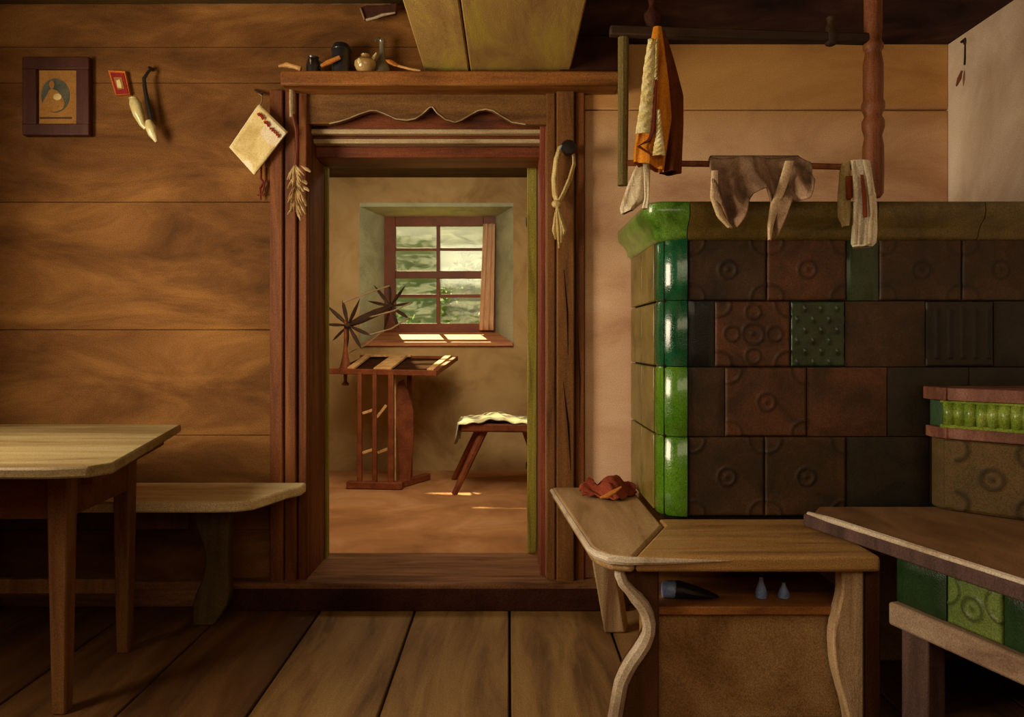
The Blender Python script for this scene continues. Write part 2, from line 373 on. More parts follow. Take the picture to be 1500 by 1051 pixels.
# doorway: posts, linings, carved valance, head bars, threshold
dr = sempty('door_1', (-.33, .1, 0), 'open low doorway framed in red-brown wood')
pz = 2.06
for x0, x1, m, y0 in ((-.948, -.895, 'frame', -.045), (-.892, -.845, 'frame', -.035), (-.842, OX0, 'frame', -.022)):
    MB().box(x0, x1, y0, .02, .0, pz).build('door_post', m, dr, .006)
MB().box(OX0 - .03, OX0, .02, .3, .1, pz).build('jamb', 'frame', dr, .004)
MB().box(OX0 - .004, OX0 + .012, .27, .30, .1, 1.85).build('jamb_strip', 'door', dr, .003)['label'] = 'thin olive edge of the left jamb'
for x0, x1, m, y0 in ((OX1, .188, 'frame_r', -.025), (.191, .262, 'frame_r', -.045), (.265, .305, 'frame', -.030)):
    MB().box(x0, x1, y0, .02, .0, pz).build('door_post', m, dr, .006)
# drying cracks in the right post
for (pa, pb, w) in (((826, 395), (832, 520), 2), ((825, 560), (836, 690), 2.2), ((846, 470), (849, 640), 1.6)):
    a = P(*pa, 2.954); b = P(*pb, 2.954); mid = (a + b) / 2 + Vector((.006, 0, 0))
    MB().tube([a, mid, b], [.0008, w / 364, .0008], 6, .3).build('crack', 'gap', dr)
MB().box(.128, OX1 + .002, .03, .3, .1, pz).build('jamb', 'red_wood', dr, .004)['label'] = 'pinkish red right jamb'
vp = [(450, 182), (483, 182), (497, 179), (510, 175), (527, 168), (543, 163), (552, 163), (563, 167), (580, 175), (597, 177), (608, 175), (618, 169), (630, 158), (634, 158),
      (640, 166), (653, 176), (667, 180), (676, 177), (686, 171), (700, 163), (712, 161), (722, 163), (733, 170), (750, 180), (770, 183), (803, 183)]
poly = [(XX(a, 3.0), ZZ(b, 3.0)) for a, b in vp] + [(OX1, pz), (OX0, pz)]
poly[0] = (OX0, poly[0][1]); poly[-3] = (OX1, poly[-3][1])
# triangulated carved board: quads between edge and top
vb = MB(); pts = poly[:-2]
front = [[(x, -.006, z) for x, z in pts], [(x, -.006, pz) for x, z in pts], [(x, .022, pz) for x, z in pts], [(x, .022, z) for x, z in pts]]
vb.loft([[f[i] for f in front] for i in range(len(pts))])
vb.build('valance', 'valance', dr, 0, angle=50)['label'] = 'carved board with a wavy lower edge'
ve = MB(); ve.tube([(x, -.008, z) for x, z in pts[1:-1]], .0028, 6); ve.build('valance_edge', 'grey_wood_x', dr)  # highlight along the carved edge, modelled as a grey strip
def hb(y0, y1, pa, pb, m, name='head_bar'):
    d = 3 + y0
    MB().box(OX0, OX1, y0, y1, ZZ(pb, d), ZZ(pa, d)).build(name, m, dr, .004)
hb(.055, .10, 118, 190, 'red_wood_x'); hb(.035, .07, 189, 196, 'grey_wood_x'); hb(.08, .13, 196, 203, 'red_wood_x')  # grey bars paint the highlights on the door head
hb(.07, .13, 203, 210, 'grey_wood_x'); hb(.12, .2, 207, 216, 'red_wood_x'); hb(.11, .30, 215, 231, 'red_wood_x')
MB().box(OX0, OX1, .10, .3, ZZ(200, 3.1), 2.1).build('head_bar', 'red_wood_x', dr)
th = MB(); th.box(-1.17, .47, -.075, .36, .0, .108); th.build('threshold', 'threshold', dr, .012, seg=3); MB().box(-1.172, .472, -.079, -.06, 0, .088).build('threshold_face', 'soot_red', dr, .004)  # front face coloured dark to paint its shade

# door leaf swung into the back room, seen edge on
dl = sempty('door_2', (.105, .33, .11), 'yellow-green plank door standing open into the back room')
lv = MB(); a = Vector((.083, .335)); b2 = Vector((.128, .335)); dv = Vector((.045, .84))
lv.prism_z([a, b2, b2 + dv, a + dv], .112, 2.0); lv.build('door_panel', 'door', dl, .004)
for z in (.5, 1.6):
    lh = MB(); lh.bar((.079, .345, z), (.095, .60, z), .004, .03); lh.build('hinge', 'iron', dl)

# ------------------------------------------------------------------ back room
YB = 3.1
struct(MB().box(-1.75, 1.2, .3, YB, -.05, 0).build('floor_back', 'far_floor'), 'earthy orange floor of the back room')
D1, D2 = 6.1, 6.46
o0x, o1x, o0z, o1z = XX(527, D1), XX(752, D1), ZZ(504, D1), ZZ(303, D1)
i0x, i1x, i0z, i1z = XX(568, D2), XX(722, D2), ZZ(487, D2), ZZ(320, D2)
fw = MB()
fw.box(-1.85, o0x, YB, YB + .4, 0, 2.5); fw.box(o1x, 1.3, YB, YB + .4, 0, 2.5)
fw.box(o0x, o1x, YB, YB + .4, 0, o0z - .02); fw.box(o0x, o1x, YB, YB + .4, o1z + .02, 2.5)
struct(fw.build('wall_far', 'far_wall', None), 'ochre plastered wall of the back room')
struct(MB().box(-1.85, -1.75, .3, YB, 0, 2.5).build('wall_far_left', 'far_wall'))
struct(MB().box(1.2, 1.3, .3, YB, 0, 2.5).build('wall_far_right', 'far_wall'))
struct(MB().box(-1.85, 1.3, .3, YB + .4, 2.4, 2.5).build('ceiling_back', 'ceiling'))
# front side of back room wall (above and beside the doorway is the log wall itself)
w1 = sempty('window_1', ((o0x + o1x) / 2, YB, o0z), 'small eight-pane window in a deep splayed niche')
rv = MB(); yo, yi = YB - .004, YB + .36
za, zb, xa, xb_ = o0z - .02, o1z + .02, o0x, o1x
rv.prism_z([(o0x, yo), (i0x, yi), (i0x, yi + .05), (o0x, yi + .05)], za, zb)
rv.build('reveal', 'reveal', w1)
MB().prism_z([(o1x, yo), (o1x, yi + .05), (i1x, yi + .05), (i1x, yi)], za, zb).build('reveal', 'reveal', w1)
MB().hexa([(o0x, yo, o1z), (o1x, yo, o1z), (o1x, yi, i1z), (o0x, yi, i1z)], [(o0x, yo, o1z + .03), (o1x, yo, o1z + .03), (o1x, yi, o1z + .03), (o0x, yi, o1z + .03)]).build('reveal', 'reveal', w1)
MB().hexa([(o0x + .02, YB - .03, o0z - .02), (o1x - .0, YB - .03, o0z - .02), (i1x + .02, yi, i0z - .03), (i0x - .02, yi, i0z - .03)],
          [(o0x + .02, YB - .03, o0z + .012), (o1x - .0, YB - .03, o0z + .012), (i1x + .02, yi, i0z + .012), (i0x - .02, yi, i0z + .012)]).build('sill', 'sill', w1, .006)
ys0, ys1 = yi - .05, yi + .01; DS = 3 + ys0
def sbox(px0, px1, py0, py1, nm, y0=ys0):
    MB().box(XX(px0, DS), XX(px1, DS), y0, ys1, ZZ(py1, DS), ZZ(py0, DS)).build(nm, 'sash', w1, .004)
sbox(558, 579, 314, 492, 'stile'); sbox(708, 732, 314, 492, 'stile'); sbox(579, 708, 314, 331, 'rail'); sbox(579, 708, 474, 492, 'rail')
sbox(639, 644, 330, 475, 'mullion', ys0 + .015); sbox(579, 708, 363, 367, 'glazing_bar', ys0 + .019); sbox(579, 708, 431, 436, 'glazing_bar', ys0 + .019)
sbox(579, 708, 397, 408, 'rail', ys0 + .004)
for cx in ((579, 639), (644, 708)):
    for cy in ((331, 363), (367, 397), (408, 431), (436, 474)):
        MB().box(XX(cx[0] - 1, DS), XX(cx[1] + 1, DS), ys0 + .03, ys0 + .034, ZZ(cy[1] + 1, DS), ZZ(cy[0] - 1, DS)).build('pane', 'glass', w1)
# curtain on the right of the sash
def curt(u, v):
    px = 706 + (723 - 706) * u + (1 - v) * 2 - 4 * v * (1 - u); py = 328 + 156 * v
    p = P(px, py, 6.36); p.y += .012 * math.sin(u * 16 + v * 2); return p
tag(MB().sheet(curt, 24, 14).build('curtain', 'curtain', None, 0, .004), 'narrow pinkish curtain hanging at the right of the far window', 'curtain')
# outside: ground and shrubs
struct(MB().box(-12, 12, YB + .45, 30, -.3, -.2).build('ground', 'grass'), 'grassy ground outside the far window')
def shrub(c, r, label, n=900):
    s = MB(); c = Vector(c)
    for i in range(n):
        d = Vector((random.gauss(0, 1), random.gauss(0, 1), random.gauss(0, 1))).normalized() * (random.random() ** .4)
        p = c + Vector((d.x * r[0], d.y * r[1], d.z * r[2]))
        u = Vector((random.gauss(0, 1), random.gauss(0, 1), random.gauss(0, 1))).normalized(); w = u.orthogonal() .normalized()
        k = random.uniform(.05, .1)
        s.bm.faces.new([s.bm.verts.new(p + u * k), s.bm.verts.new(p + w * k * .5), s.bm.verts.new(p - u * k), s.bm.verts.new(p - w * k * .5)])
    root = thing('shrub', label, 'shrub', (c.x, c.y, -.2), 'shrubs outside the far window')
    s.build('foliage', 'leaf', root)
    MB().tube([(c.x, c.y, -.2), (c.x + .03, c.y, c.z - r[2] * .5), (c.x, c.y, c.z)], [.05, .04, .02]).build('trunk', 'winder', root)
shrub((-.55, 7.6, 1.55), (.45, .4, .75), 'green shrub outside the right-hand panes of the far window')
shrub((-2.0, 8.2, .9), (.9, .5, .75), 'low green shrub outside the lower left panes of the far window')

# yarn winder stand -------------------------------------------------
FL = P(482, 544, 5.42); FR = P(637, 547, 5.28); BR = P(668, 525, 5.86); BL = P(528, 523, 6.0)
ys = thing('winder_table', 'narrow red-brown frame table with slatted top under the far window', 'table', ((FL.x + FR.x) / 2, 2.5, 0))
up = Vector((0, 0, 1))
MB().bar(FL - (FR - FL) * .0, FR + (FR - FL) * .02, .035, .04).build('front_rail', 'wind_red', ys, .004)
MB().bar(FR, BR, .035, .035).build('side_rail', 'wind_red', ys, .004)
MB().bar(BL, BR, .03, .03).build('back_rail', 'wind_red', ys, .004)
def tp(u, v, dz=.0): return FL.lerp(FR, u).lerp(BL.lerp(BR, u), v) + Vector((0, 0, dz))
tr = MB(); tr.hexa([tp(.02, .02, -.015), tp(.98, .02, -.015), tp(.98, .98, -.015), tp(.02, .98, -.015)], [tp(.02, .02, -.003), tp(.98, .02, -.003), tp(.98, .98, -.003), tp(.02, .98, -.003)])
tr.build('tray', 'hollow', ys)  # dark sheet put in for the shade inside the open frame
for (u0, u1, w) in ((.20, .10, .05), (.50, .43, .13), (.95, .93, .05)):
    MB().bar(tp(u0, .03, .018), tp(u1, .97, .018), w, .02).build('slat', 'palewood', ys, .004)
MB().bar(tp(.1, .93, .016), tp(.55, .97, .016), .06, .018).build('slat', 'palewood', ys, .004)
for (px, d, w) in ((527, 5.36, 7), (549, 5.34, 7), (573, 5.33, 9), (600, 5.55, 8)):
    fd = F / d; x = XX(px, d); hw = w / fd / 2
    l = MB(); l.hexa([(x - hw, d - 3 - hw, .03), (x + hw, d - 3 - hw, .03), (x + hw, d - 3 + hw, .03), (x - hw, d - 3 + hw, .03)],
                     [(x - hw * .85, d - 3 - hw, .835), (x + hw * .85, d - 3 - hw, .835), (x + hw * .85, d - 3 + hw, .835), (x - hw * .85, d - 3 + hw, .835)])
    l.build('leg', 'wind_red', ys, .004)
MB().bar((XX(509, 5.36), 2.36, .028), (XX(590, 5.32), 2.33, .028), .07, .05).build('foot', 'wind_red', ys, .006)
MB().bar((XX(575, 5.32), 2.30, .026), (XX(626, 5.65), 2.70, .026), .05, .05).build('foot', 'wind_red', ys, .006)
for a, b in (((531, 606), (549, 600)), ((552, 612), (566, 594)), ((531, 664), (549, 658)), ((553, 664), (568, 658))):
    MB().bar(P(*a, 5.35), P(*b, 5.35), .02, .02).build('rung', 'palewood', ys, .003)
pd = [(583, 560), (591, 556), (598, 575), (605, 600), (606, 640), (603, 680), (601, 708), (584, 708), (583, 660), (579, 610)]
MB().prism_y([(XX(a, 5.44), max(ZZ(b, 5.44), .03)) for a, b in pd][::-1], 2.44, 2.47).build('side_board', 'wind_red', ys, .004)
MB().box(XX(577, 5.42), XX(580, 5.42), 2.42, 2.43, ZZ(708, 5.42), ZZ(555, 5.42)).build('edge_strip', 'palewood', ys)

H1 = P(510, 477, 5.52); H2 = P(572, 449, 5.82)
yw = thing('yarn_winder', 'star-spoked dark wooden yarn winder on a spindle post before the far window', 'yarn winder', P(507, 548, 5.55))
pt = MB(); base = P(506, 545, 5.52); L0 = H1.z - base.z
pt.lathe([(.022, -.10), (.028, -.09), (.012, -.07), (.014, 0), (.040, .01), (.042, .03), (.028, .09), (.018, .14), (.012, .20), (.010, L0 + .04)], (base.x, base.y, base.z), n=12)
pt.build('post', 'wind_red', yw)
axd = (H2 - H1).normalized()
ax = MB(); ax.tube([H1 - axd * .03, H1.lerp(H2, .3), H1.lerp(H2, .65), H2 + axd * .03], [.014, .030, .030, .014]); ax.build('axle', 'winder', yw)
nrm = (axd + Vector((0, .9, 0))).normalized(); uu = nrm.cross(Vector((0, 0, 1))).normalized(); vv = uu.cross(nrm)
if vv.z < 0: vv = -vv
tips = {}
for hi, (Hc, sc) in enumerate(((H1, .215), (H2, .20))):
    MB().ball(Hc, .022, .022, .022, 10).build('hub', 'winder', yw)
    for k in range(9):
        a = 2 * PI * k / 9 + (.30 if hi == 0 else .12)
        d = uu * math.cos(a) + vv * math.sin(a); t = Hc + d * sc * (1 + .12 * math.sin(k * 2.3)); tips[hi, k] = t
        sp = MB(); sp.tube([Hc + d * .01, Hc + d * sc * .45, Hc + d * sc * .7, t], [.008, .018, .015, .002], 6, .45); sp.build('spoke', 'winder', yw)
for k in (0, 2, 6, 8):
    c = MB(); a, b = tips[0, k], tips[1, k]; c.tube([a.lerp(H1, .08), a.lerp(b, .5) - Vector((0, 0, .012)), b.lerp(H2, .08)], .006, 6); c.build('cross_cord', 'string', yw)

# stool in the back room
st = thing('stool', 'rough wooden stool with splayed legs partly behind the open door', 'stool', (0.0, 2.4, 0))
sp_ = [(-.335, 2.20), (.20, 2.16), (.24, 2.36), (.20, 2.62), (-.27, 2.64), (-.36, 2.45)]
MB().prism_z(sp_, .425, .485).build('seat', 'wind_red', st, .012)
for t, b in (((-.17, 2.26), (-.375, 2.14)), ((-.20, 2.55), (-.42, 2.70)), ((.12, 2.28), (.26, 2.20)), ((.12, 2.52), (.26, 2.66))):
    MB().tube([(t[0], t[1], .44), ((t[0] + b[0]) / 2, (t[1] + b[1]) / 2, .22), (b[0], b[1], 0)], [.030, .026, .020], 8).build('leg', 'wind_red', st)
def scl(u, v):
    x = -.42 + .62 * u; y = 2.17 + .40 * v
    z = .492 + .030 * math.exp(-((u - .52) / .16) ** 2) + .012 * math.sin(u * 17 + v * 4) ** 2 + .012 * math.exp(-((v - .5) / .2) ** 2)
    if x < -.33:
        k = (-.33 - x) / .09; x = -.345 - .02 * k - .01 * math.sin(v * 14); z = .50 - .16 * k * (.7 + .3 * math.sin(v * 9)); y -= .03 * k
    if v < .06 and u > .12: z -= .012
    return Vector((x, y, z))
tag(MB().sheet(scl, 44, 24).build('cloth', 'linen', None, 0, .006), 'white cloth lying rumpled over the stool seat', 'cloth')

# ------------------------------------------------------------------ shelf over the door and its things
sh = MB(); sh.box(XX(410, 2.88), .43, -.12, .0, 2.05, 2.107)
tag(sh.build('wall_shelf', 'shelf', None, .008), 'long narrow wooden shelf above the doorway', 'shelf')
zt = 2.108; ds = 2.93; fs = F / ds; yy = ds - 3
def sx(px): return XX(px, ds)
def hz(h): return zt + (h) / fs                # height in picture units above the shelf top
k = MB(); k.lathe([(.018, 0), (.027, .004), (.028, .03), (.024, .055), (.020, .062), (.022, .068), (.004, .069)], (sx(459), yy, zt), n=18)
pot = thing('small_pot', 'small round black pot with a bright glint at the shelf left', 'pot', (sx(459), yy, zt)); k.build('body', 'canister', pot)
MB().torus((sx(468), yy - .01, zt + .035), .013, .003, (0, -1, 0), -PI / 2, PI / 2).build('handle', 'canister', pot)
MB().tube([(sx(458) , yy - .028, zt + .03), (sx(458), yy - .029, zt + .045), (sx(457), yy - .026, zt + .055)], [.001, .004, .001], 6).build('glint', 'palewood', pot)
cn = thing('canister', 'tall black canister with a rounded shoulder on the door shelf', 'canister', (sx(499), yy + .02, zt))
k = MB(); k.lathe([(.034, 0), (.037, .004), (.037, .10), (.034, .115), (.028, .123), (.002, .125)], (sx(499), yy + .01, zt), n=20); k.build('body', 'canister', cn)
k = MB(); k.lathe([(.038, .098), (.039, .1), (.038, .104)], (sx(499), yy + .01, zt), n=20); k.build('lid_ring', 'iron', cn)
k = MB(); k.tube([P(470, 97, 2.885), P(480, 92, 2.885), P(498, 84, 2.89)], [.006, .010, .008], 10)
tag(k.build('wooden_stick', 'carrot', None), 'short orange-brown stick leaning against the black canister', 'stick')
pt_ = thing('round_jug', 'squat round cream jug with a white glint on the door shelf', 'jug', (sx(536), yy, zt))
k = MB(); k.lathe([(.020, 0), (.034, .01), (.043, .03), (.042, .045), (.030, .058), (.018, .062), (.016, .070), (.018, .074), (.002, .074)], (sx(536), yy - .01, zt), n=22); k.build('body', 'cream_pot', pt_)
MB().tube([(sx(545), yy - .01, zt + .05), (sx(549), yy - .01, zt + .068), (sx(552), yy - .01, zt + .082)], [.007, .006, .003], 8).build('spout', 'porcelain', pt_)
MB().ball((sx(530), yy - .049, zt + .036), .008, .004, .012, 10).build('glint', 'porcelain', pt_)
k = MB(); k.lathe([(.034, 0), (.036, .005), (.034, .03), (.024, .055), (.014, .075), (.0115, .10), (.0105, .135), (.014, .142), (.013, .148), (.002, .148)], (sx(558), yy + .025, zt), n=20)
bt = thing('bottle', 'grey long-necked bottle behind the round cream jug', 'bottle', (sx(558), yy + .025, zt)); k.build('body', 'grey_glass', bt)
MB().tube([(sx(557), yy + .025, zt + .143), (sx(553), yy + .015, zt + .147), (sx(549), yy + .01, zt + .138)], [.009, .007, .005], 8).build('spout', 'grey_glass', bt)
k = thing('spoon', 'orange wooden spoon lying at the shelf end beside the beam', 'spoon', P(590, 98, 2.9))
MB().tube([P(566, 88, 2.90), P(571, 90, 2.89), P(578, 94, 2.89), P(584, 97, 2.89)], [.004, .012, .010, .005], 10, .6).build('bowl', 'carrot', k)
MB().tube([P(583, 96.5, 2.89), P(600, 101, 2.89), P(616, 104, 2.89)], [.005, .0045, .005], 8).build('handle', 'palewood', k)
k = MB(); k.tube([P(441, 101, 2.895), P(432, 98, 2.895), P(420, 95, 2.9), P(408, 97, 2.9)], [.010, .008, .010, .004], 8)
tag(k.build('kindling', 'palewood', None), 'pale split stick jutting over the left end of the shelf', 'stick')
# hammer tucked by the beam
hm = thing('hatchet', 'dark hatchet with a pale worn edge hanging beside the ceiling beam', 'hatchet', P(555, 30, 2.95))
MB().prism_y([(XX(a, 2.94), ZZ(b, 2.94)) for a, b in [(528, 12), (534, 29), (548, 26), (560, 22), (580, 19), (583, 5), (560, 9), (538, 9)]][::-1], -.07, -.035).build('head', 'frame_dk', hm, .004)
MB().tube([P(536, 29.5, 2.925), P(548, 26.5, 2.925), P(560, 22, 2.925), P(579, 18.5, 2.925)], [.006, .005, .006, .003], 6).build('edge', 'worn', hm)
MB().tube([P(528, 12, 2.925), P(531, 20, 2.925), P(534, 29, 2.925)], [.003, .004, .003], 6).build('cheek', 'plank_grey', hm)
MB().tube([P(574, 11, 2.95), P(584, 10, 2.965), P(592, 8, 2.985)], .012, 8).build('peg', 'frame_dk', hm)

# ------------------------------------------------------------------ things on the log wall
dw = 2.985
pf = thing('picture_frame', 'dark brown framed print with a blue oval on the log wall', 'picture', P(82, 197, dw))
def fr(px0, px1, py0, py1, nm, m, y0, y1, bev=.004):
    d = 3 + y0
    return MB().box(XX(px0, d), XX(px1, d), y0, y1, ZZ(py1, d), ZZ(py0, d)).build(nm, m, pf, bev)
fr(32, 130, 83, 101, 'frame_top', 'frame_dk', -.035, -.003); fr(32, 130, 181, 198, 'frame_bottom', 'frame_dk', -.035, -.003)
fr(32, 53, 100, 182, 'frame_side', 'frame_dk', -.035, -.003); fr(111, 130, 100, 182, 'frame_side', 'frame_dk', -.035, -.003)
fr(52, 112, 99, 183, 'print', 'print', -.018, -.004, 0)
def disc(cx, cy, rx, ry, d, n=28): return [(XX(cx + rx * math.cos(2 * PI * i / n), d), ZZ(cy - ry * math.sin(2 * PI * i / n), d)) for i in range(n)]
pr = [o for o in pf.children if o.name.startswith('print')][0]
MB().prism_y(disc(81, 140, 21, 25, 2.981), -.0195, -.0175).build('blue_oval', 'print_blue', pr)
MB().prism_y([(XX(a, 2.98), ZZ(b, 2.98)) for a, b in [(76, 130), (84, 133), (91, 141), (95, 152), (92, 160), (80, 164), (68, 162), (62, 156), (64, 147), (69, 139), (72, 132)]][::-1], -.021, -.019).build('pale_figure', 'print', pr)
MB().prism_y(disc(76, 124, 4, 6, 2.979, 14), -.0215, -.019).build('pale_head', 'print', pr)
MB().prism_y(disc(84, 142, 6, 5, 2.979, 14), -.0218, -.0205).build('pale_head', 'paper', pr)
MB().box(XX(58, 2.98), XX(105, 2.98), -.0195, -.0175, ZZ(174, 2.98), ZZ(171.5, 2.98)).build('caption_line', 'ink', pr)
rp = thing('small_picture', 'tiny tilted card with red border and orange rim on the log wall', 'picture', P(174, 140, dw))
def quad(nm, pts, m, y0, y1, par): return MB().prism_y([(XX(a, 3 + y0), ZZ(b, 3 + y0)) for a, b in pts][::-1], y0, y1).build(nm, m, par, .001)
quad('rim', [(158, 103), (183, 104), (190, 138), (169, 139)], 'or_rim', -.022, -.003, rp)
quad('red_border', [(161, 106), (181, 107), (188, 137), (170, 138)], 'red_b', -.025, -.02, rp)
quad('centre', [(166, 113), (178, 113), (182, 130), (172, 131)], 'print', -.027, -.023, rp)
quad('figure', [(170, 118), (175, 116), (178, 124), (178, 129), (172, 128)], 'paper', -.0285, -.025, rp)
pp = thing('tobacco_pipe', 'long-stemmed pipe with white porcelain bowl hanging on the log wall', 'pipe', P(222, 207, dw))
MB().tube([P(221, 101, 2.97), P(216, 107, 2.955), P(211, 115, 2.95), P(212, 128, 2.95), P(216, 150, 2.95), P(222, 177, 2.95)], [.005, .006, .007, .008, .009, .011], 10).build('stem', 'iron', pp)
MB().tube([P(218, 178, 2.945), P(220, 186, 2.94), P(224, 197, 2.94), P(229, 208, 2.945)], [.013, .020, .017, .005], 12).build('sump', 'porcelain', pp)
MB().tube([P(196, 146, 2.945), P(198, 152, 2.94), P(203, 168, 2.94), P(209, 183, 2.94), P(214, 189, 2.94)], [.017, .023, .021, .012, .008], 12).build('bowl', 'porcelain', pp)
MB().torus(P(196, 145, 2.945), .015, .004, (.2, .1, 1), 0, 2 * PI).build('bowl_rim', 'porcelain', pp)
MB().ball(P(221, 101, 2.984), .008, .022, .008, 8).build('nail', 'iron', pp)
# almanac
al = thing('almanac', 'tilted cream almanac with faded red heading hung beside the doorway', 'almanac', P(378, 250, 2.95))
def apl(u, v, y):
    a = Vector((380, 153)).lerp(Vector((420, 192)), u); b = Vector((338, 215)).lerp(Vector((371, 255)), u)
    q = a.lerp(b, v); p = P(q.x, q.y, 3 + y); return p
ab = MB()
def alf(u, v): p = apl(u, v, -.085); p.y += .010 * math.sin(u * PI) * (v) - .014 * (1 - u) * 0 + .012 * u * u; return p
ab.sheet(alf, 12, 14); ab.build('cover', 'paper', al, 0, .004)
def alb(u, v): p = apl(u, v, -.068); p.x += .008 * u - .004; p.z -= .004; return p
MB().sheet(alb, 8, 8).build('pages', 'paper_w', al, 0, .012)
def alw(u, v): p = apl(.42 + .56 * u, .04 + .38 * v * (.5 + .5 * math.sin(PI * (.25 + .5 * u))), -.091); p.y += .012 * (.42 + .56 * u) ** 2 + .002; return p
MB().sheet(alw, 10, 8).build('white_patch', 'paper_w', al)
for s0, s1, vv_ in ((.10, .30, .14), (.36, .52, .16), (.58, .90, .17)):
    n = 14; q = []
    for i in range(n + 1):
        u = s0 + (s1 - s0) * i / n; p = apl(u, vv_ + .035 * math.sin(i * 1.9), -.094); p.y += .012 * u * u; q.append(p)
    MB().tube(q, .0028, 5).build('red_lettering', 'red_ink', al)
MB().tube([P(379, 137, 2.985), P(384, 140, 2.96), P(384, 148, 2.925), P(381, 155, 2.915)], .003, 6).build('string', 'string', al)
MB().tube([P(374, 132, 2.998), P(384, 138, 2.95)], .005, 6).build('nail', 'iron', al)
rc = MB(); rc.tube([P(383, 236, 2.985), P(382, 262, 2.98), P(386, 268, 2.98), P(381, 276, 2.98), P(382, 293, 2.98)], [.004, .005, .006, .005, .003], 8)
rc.tube([P(390, 246, 2.985), P(389, 262, 2.98), P(384, 284, 2.98)], [.004, .004, .003], 6)
rc.tube([P(377, 286, 2.98), P(388, 284, 2.98)], [.003, .004], 6)
tag(rc.build('hanging_ribbon', 'cord_red', None), 'dark red ribbon dangling below the almanac beside the doorway', 'ribbon')
# feather duster on the left door post
fd = thing('feather_duster', 'feather duster hanging head down on the left door post', 'duster', P(436, 320, 2.94))
MB().tube([P(428, 127, 2.945), P(428, 150, 2.935), P(428, 172, 2.935)], [.012, .013, .011], 10, .6).build('handle', 'grey_wood_x', fd)
MB().tube([P(430, 168, 2.935), P(435, 190, 2.935), P(436, 215, 2.935), P(434, 242, 2.935)], [.009, .009, .008, .008], 10, .6).build('shaft', 'red_wood', fd)
random.seed(3)
fe = MB()
for i in range(60):
    t = random.random(); py = 240 + 62 * t; s = random.choice((-1, 1)); a = P(433 + random.uniform(-2, 2), py, 2.935)
    ln = random.uniform(14, 24); b = P(433 + s * random.uniform(3, 13), py + ln, 2.925 - random.uniform(0, .02))
    fe.tube([a, a.lerp(b, .6), b], [.002, .0065, .0015], 6, .5)
fe.build('feathers', 'feather', fd)['kind'] = 'stuff'
for px, py, dx, dy in ((441, 243, 14, 9), (441, 262, 9, 8), (441, 272, 12, 8), (440, 282, 9, 20), (440, 298, 8, 16)):
    MB().tube([P(px, py, 2.93), P(px + dx * .6, py + dy * .55, 2.92), P(px + dx, py + dy, 2.92)], [.002, .009, .004], 8, .5).build('feather', 'feather', fd)
# strap on a peg, right post
pg = thing('wall_peg', 'dark round peg with a blue glint on the right door post', 'peg', P(831, 232, 2.93))
MB().lathe([(.016, 0), (.018, .05), (.028, .055), (.031, .07), (.026, .082), (.002, .086)], P(831, 223, 2.955), (0, -1, 0), 18).build('knob', 'leather', pg)
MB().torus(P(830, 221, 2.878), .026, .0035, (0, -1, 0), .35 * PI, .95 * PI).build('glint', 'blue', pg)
ss = thing('strap', 'knotted cream cloth strap hanging from the peg on the right post', 'strap', P(820, 362, 2.92))
MB().tube([P(827, 212, 2.93), P(819, 216, 2.925), P(814, 235, 2.92), P(811, 262, 2.92), P(812, 285, 2.92), P(817, 298, 2.915)], [.006, .008, .010, .011, .011, .010], 8, .6).build('loop', 'strap', ss)
MB().tube([P(834, 212, 2.93), P(840, 224, 2.925), P(841, 240, 2.92), P(835, 262, 2.92), P(825, 285, 2.92), P(817, 299, 2.915)], [.006, .008, .009, .011, .011, .010], 8, .6).build('loop', 'strap', ss)
MB().ball(P(815, 299, 2.905), .019, .014, .016, 12).build('knot', 'strap', ss)
for dx, e, w in ((-5, 351, .010), (0, 364, .012), (6, 346, .010), (3, 356, .009)):
    MB().tube([P(817, 300, 2.905), P(817 + dx * .6, 318, 2.90), P(819 + dx * 1.4, 338, 2.905), P(819 + dx, e, 2.91)], [.008, w * .9, w * 1.15, .004], 8, .6).build('tail', 'strap', ss)

# ------------------------------------------------------------------ table and left bench
tb = thing('table', 'heavy wooden table with tapered legs at the left edge', 'table', (-1.6, -.75, 0))
top = [(-2.06, -1.22), (-1.10, -1.22), (-1.015, -1.2), (-.985, -1.14), (-1.19, -.29), (-2.06, -.29)]
TZ = .757
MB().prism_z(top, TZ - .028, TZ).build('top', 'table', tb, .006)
def leg(x, y, wt, wb, z1, nm='leg', m='table_leg', par=tb):
    q = [(-1, -1), (1, -1), (1, 1), (-1, 1)]
    l = MB(); l.hexa([(x + a * wb, y + b * wb, 0) for a, b in q], [(x + a * wt, y + b * wt, z1) for a, b in q]); return l.build(nm, m, par, .005)
xf, yf = -1.275, -.87; xb, yb = -1.31, -.455
leg(xf, yf, .030, .020, TZ - .03); leg(xb, yb, .030, .020, TZ - .03); leg(-2.02, yf, .03, .02, TZ - .03); leg(-2.02, yb, .03, .02, TZ - .03)
MB().box(-2.02, xf - .02, yf - .018, yf + .012, .555, TZ - .028).build('apron', 'apron', tb, .003)
MB().hexa([(xf - .006, yf, .555), (xf + .02, yf, .555), (xb + .024, yb, .555), (xb - .004, yb, .555)],
          [(xf - .006, yf, TZ - .028), (xf + .02, yf, TZ - .028), (xb + .024, yb, TZ - .028), (xb - .004, yb, TZ - .028)]).build('apron', 'apron', tb, .003)
MB().box(-2.02, xb, yb - .015, yb + .012, .555, TZ - .028).build('apron', 'apron', tb, .003)
MB().box(-2.02, xb, yb - .012, yb + .012, .20, .25).build('stretcher', 'table_leg', tb, .003)
MB().bar((xb + .06, -.33, TZ - .05), (xf + .19, -1.08, TZ - .05), .03, .04).build('batten', 'apron', tb, .004)

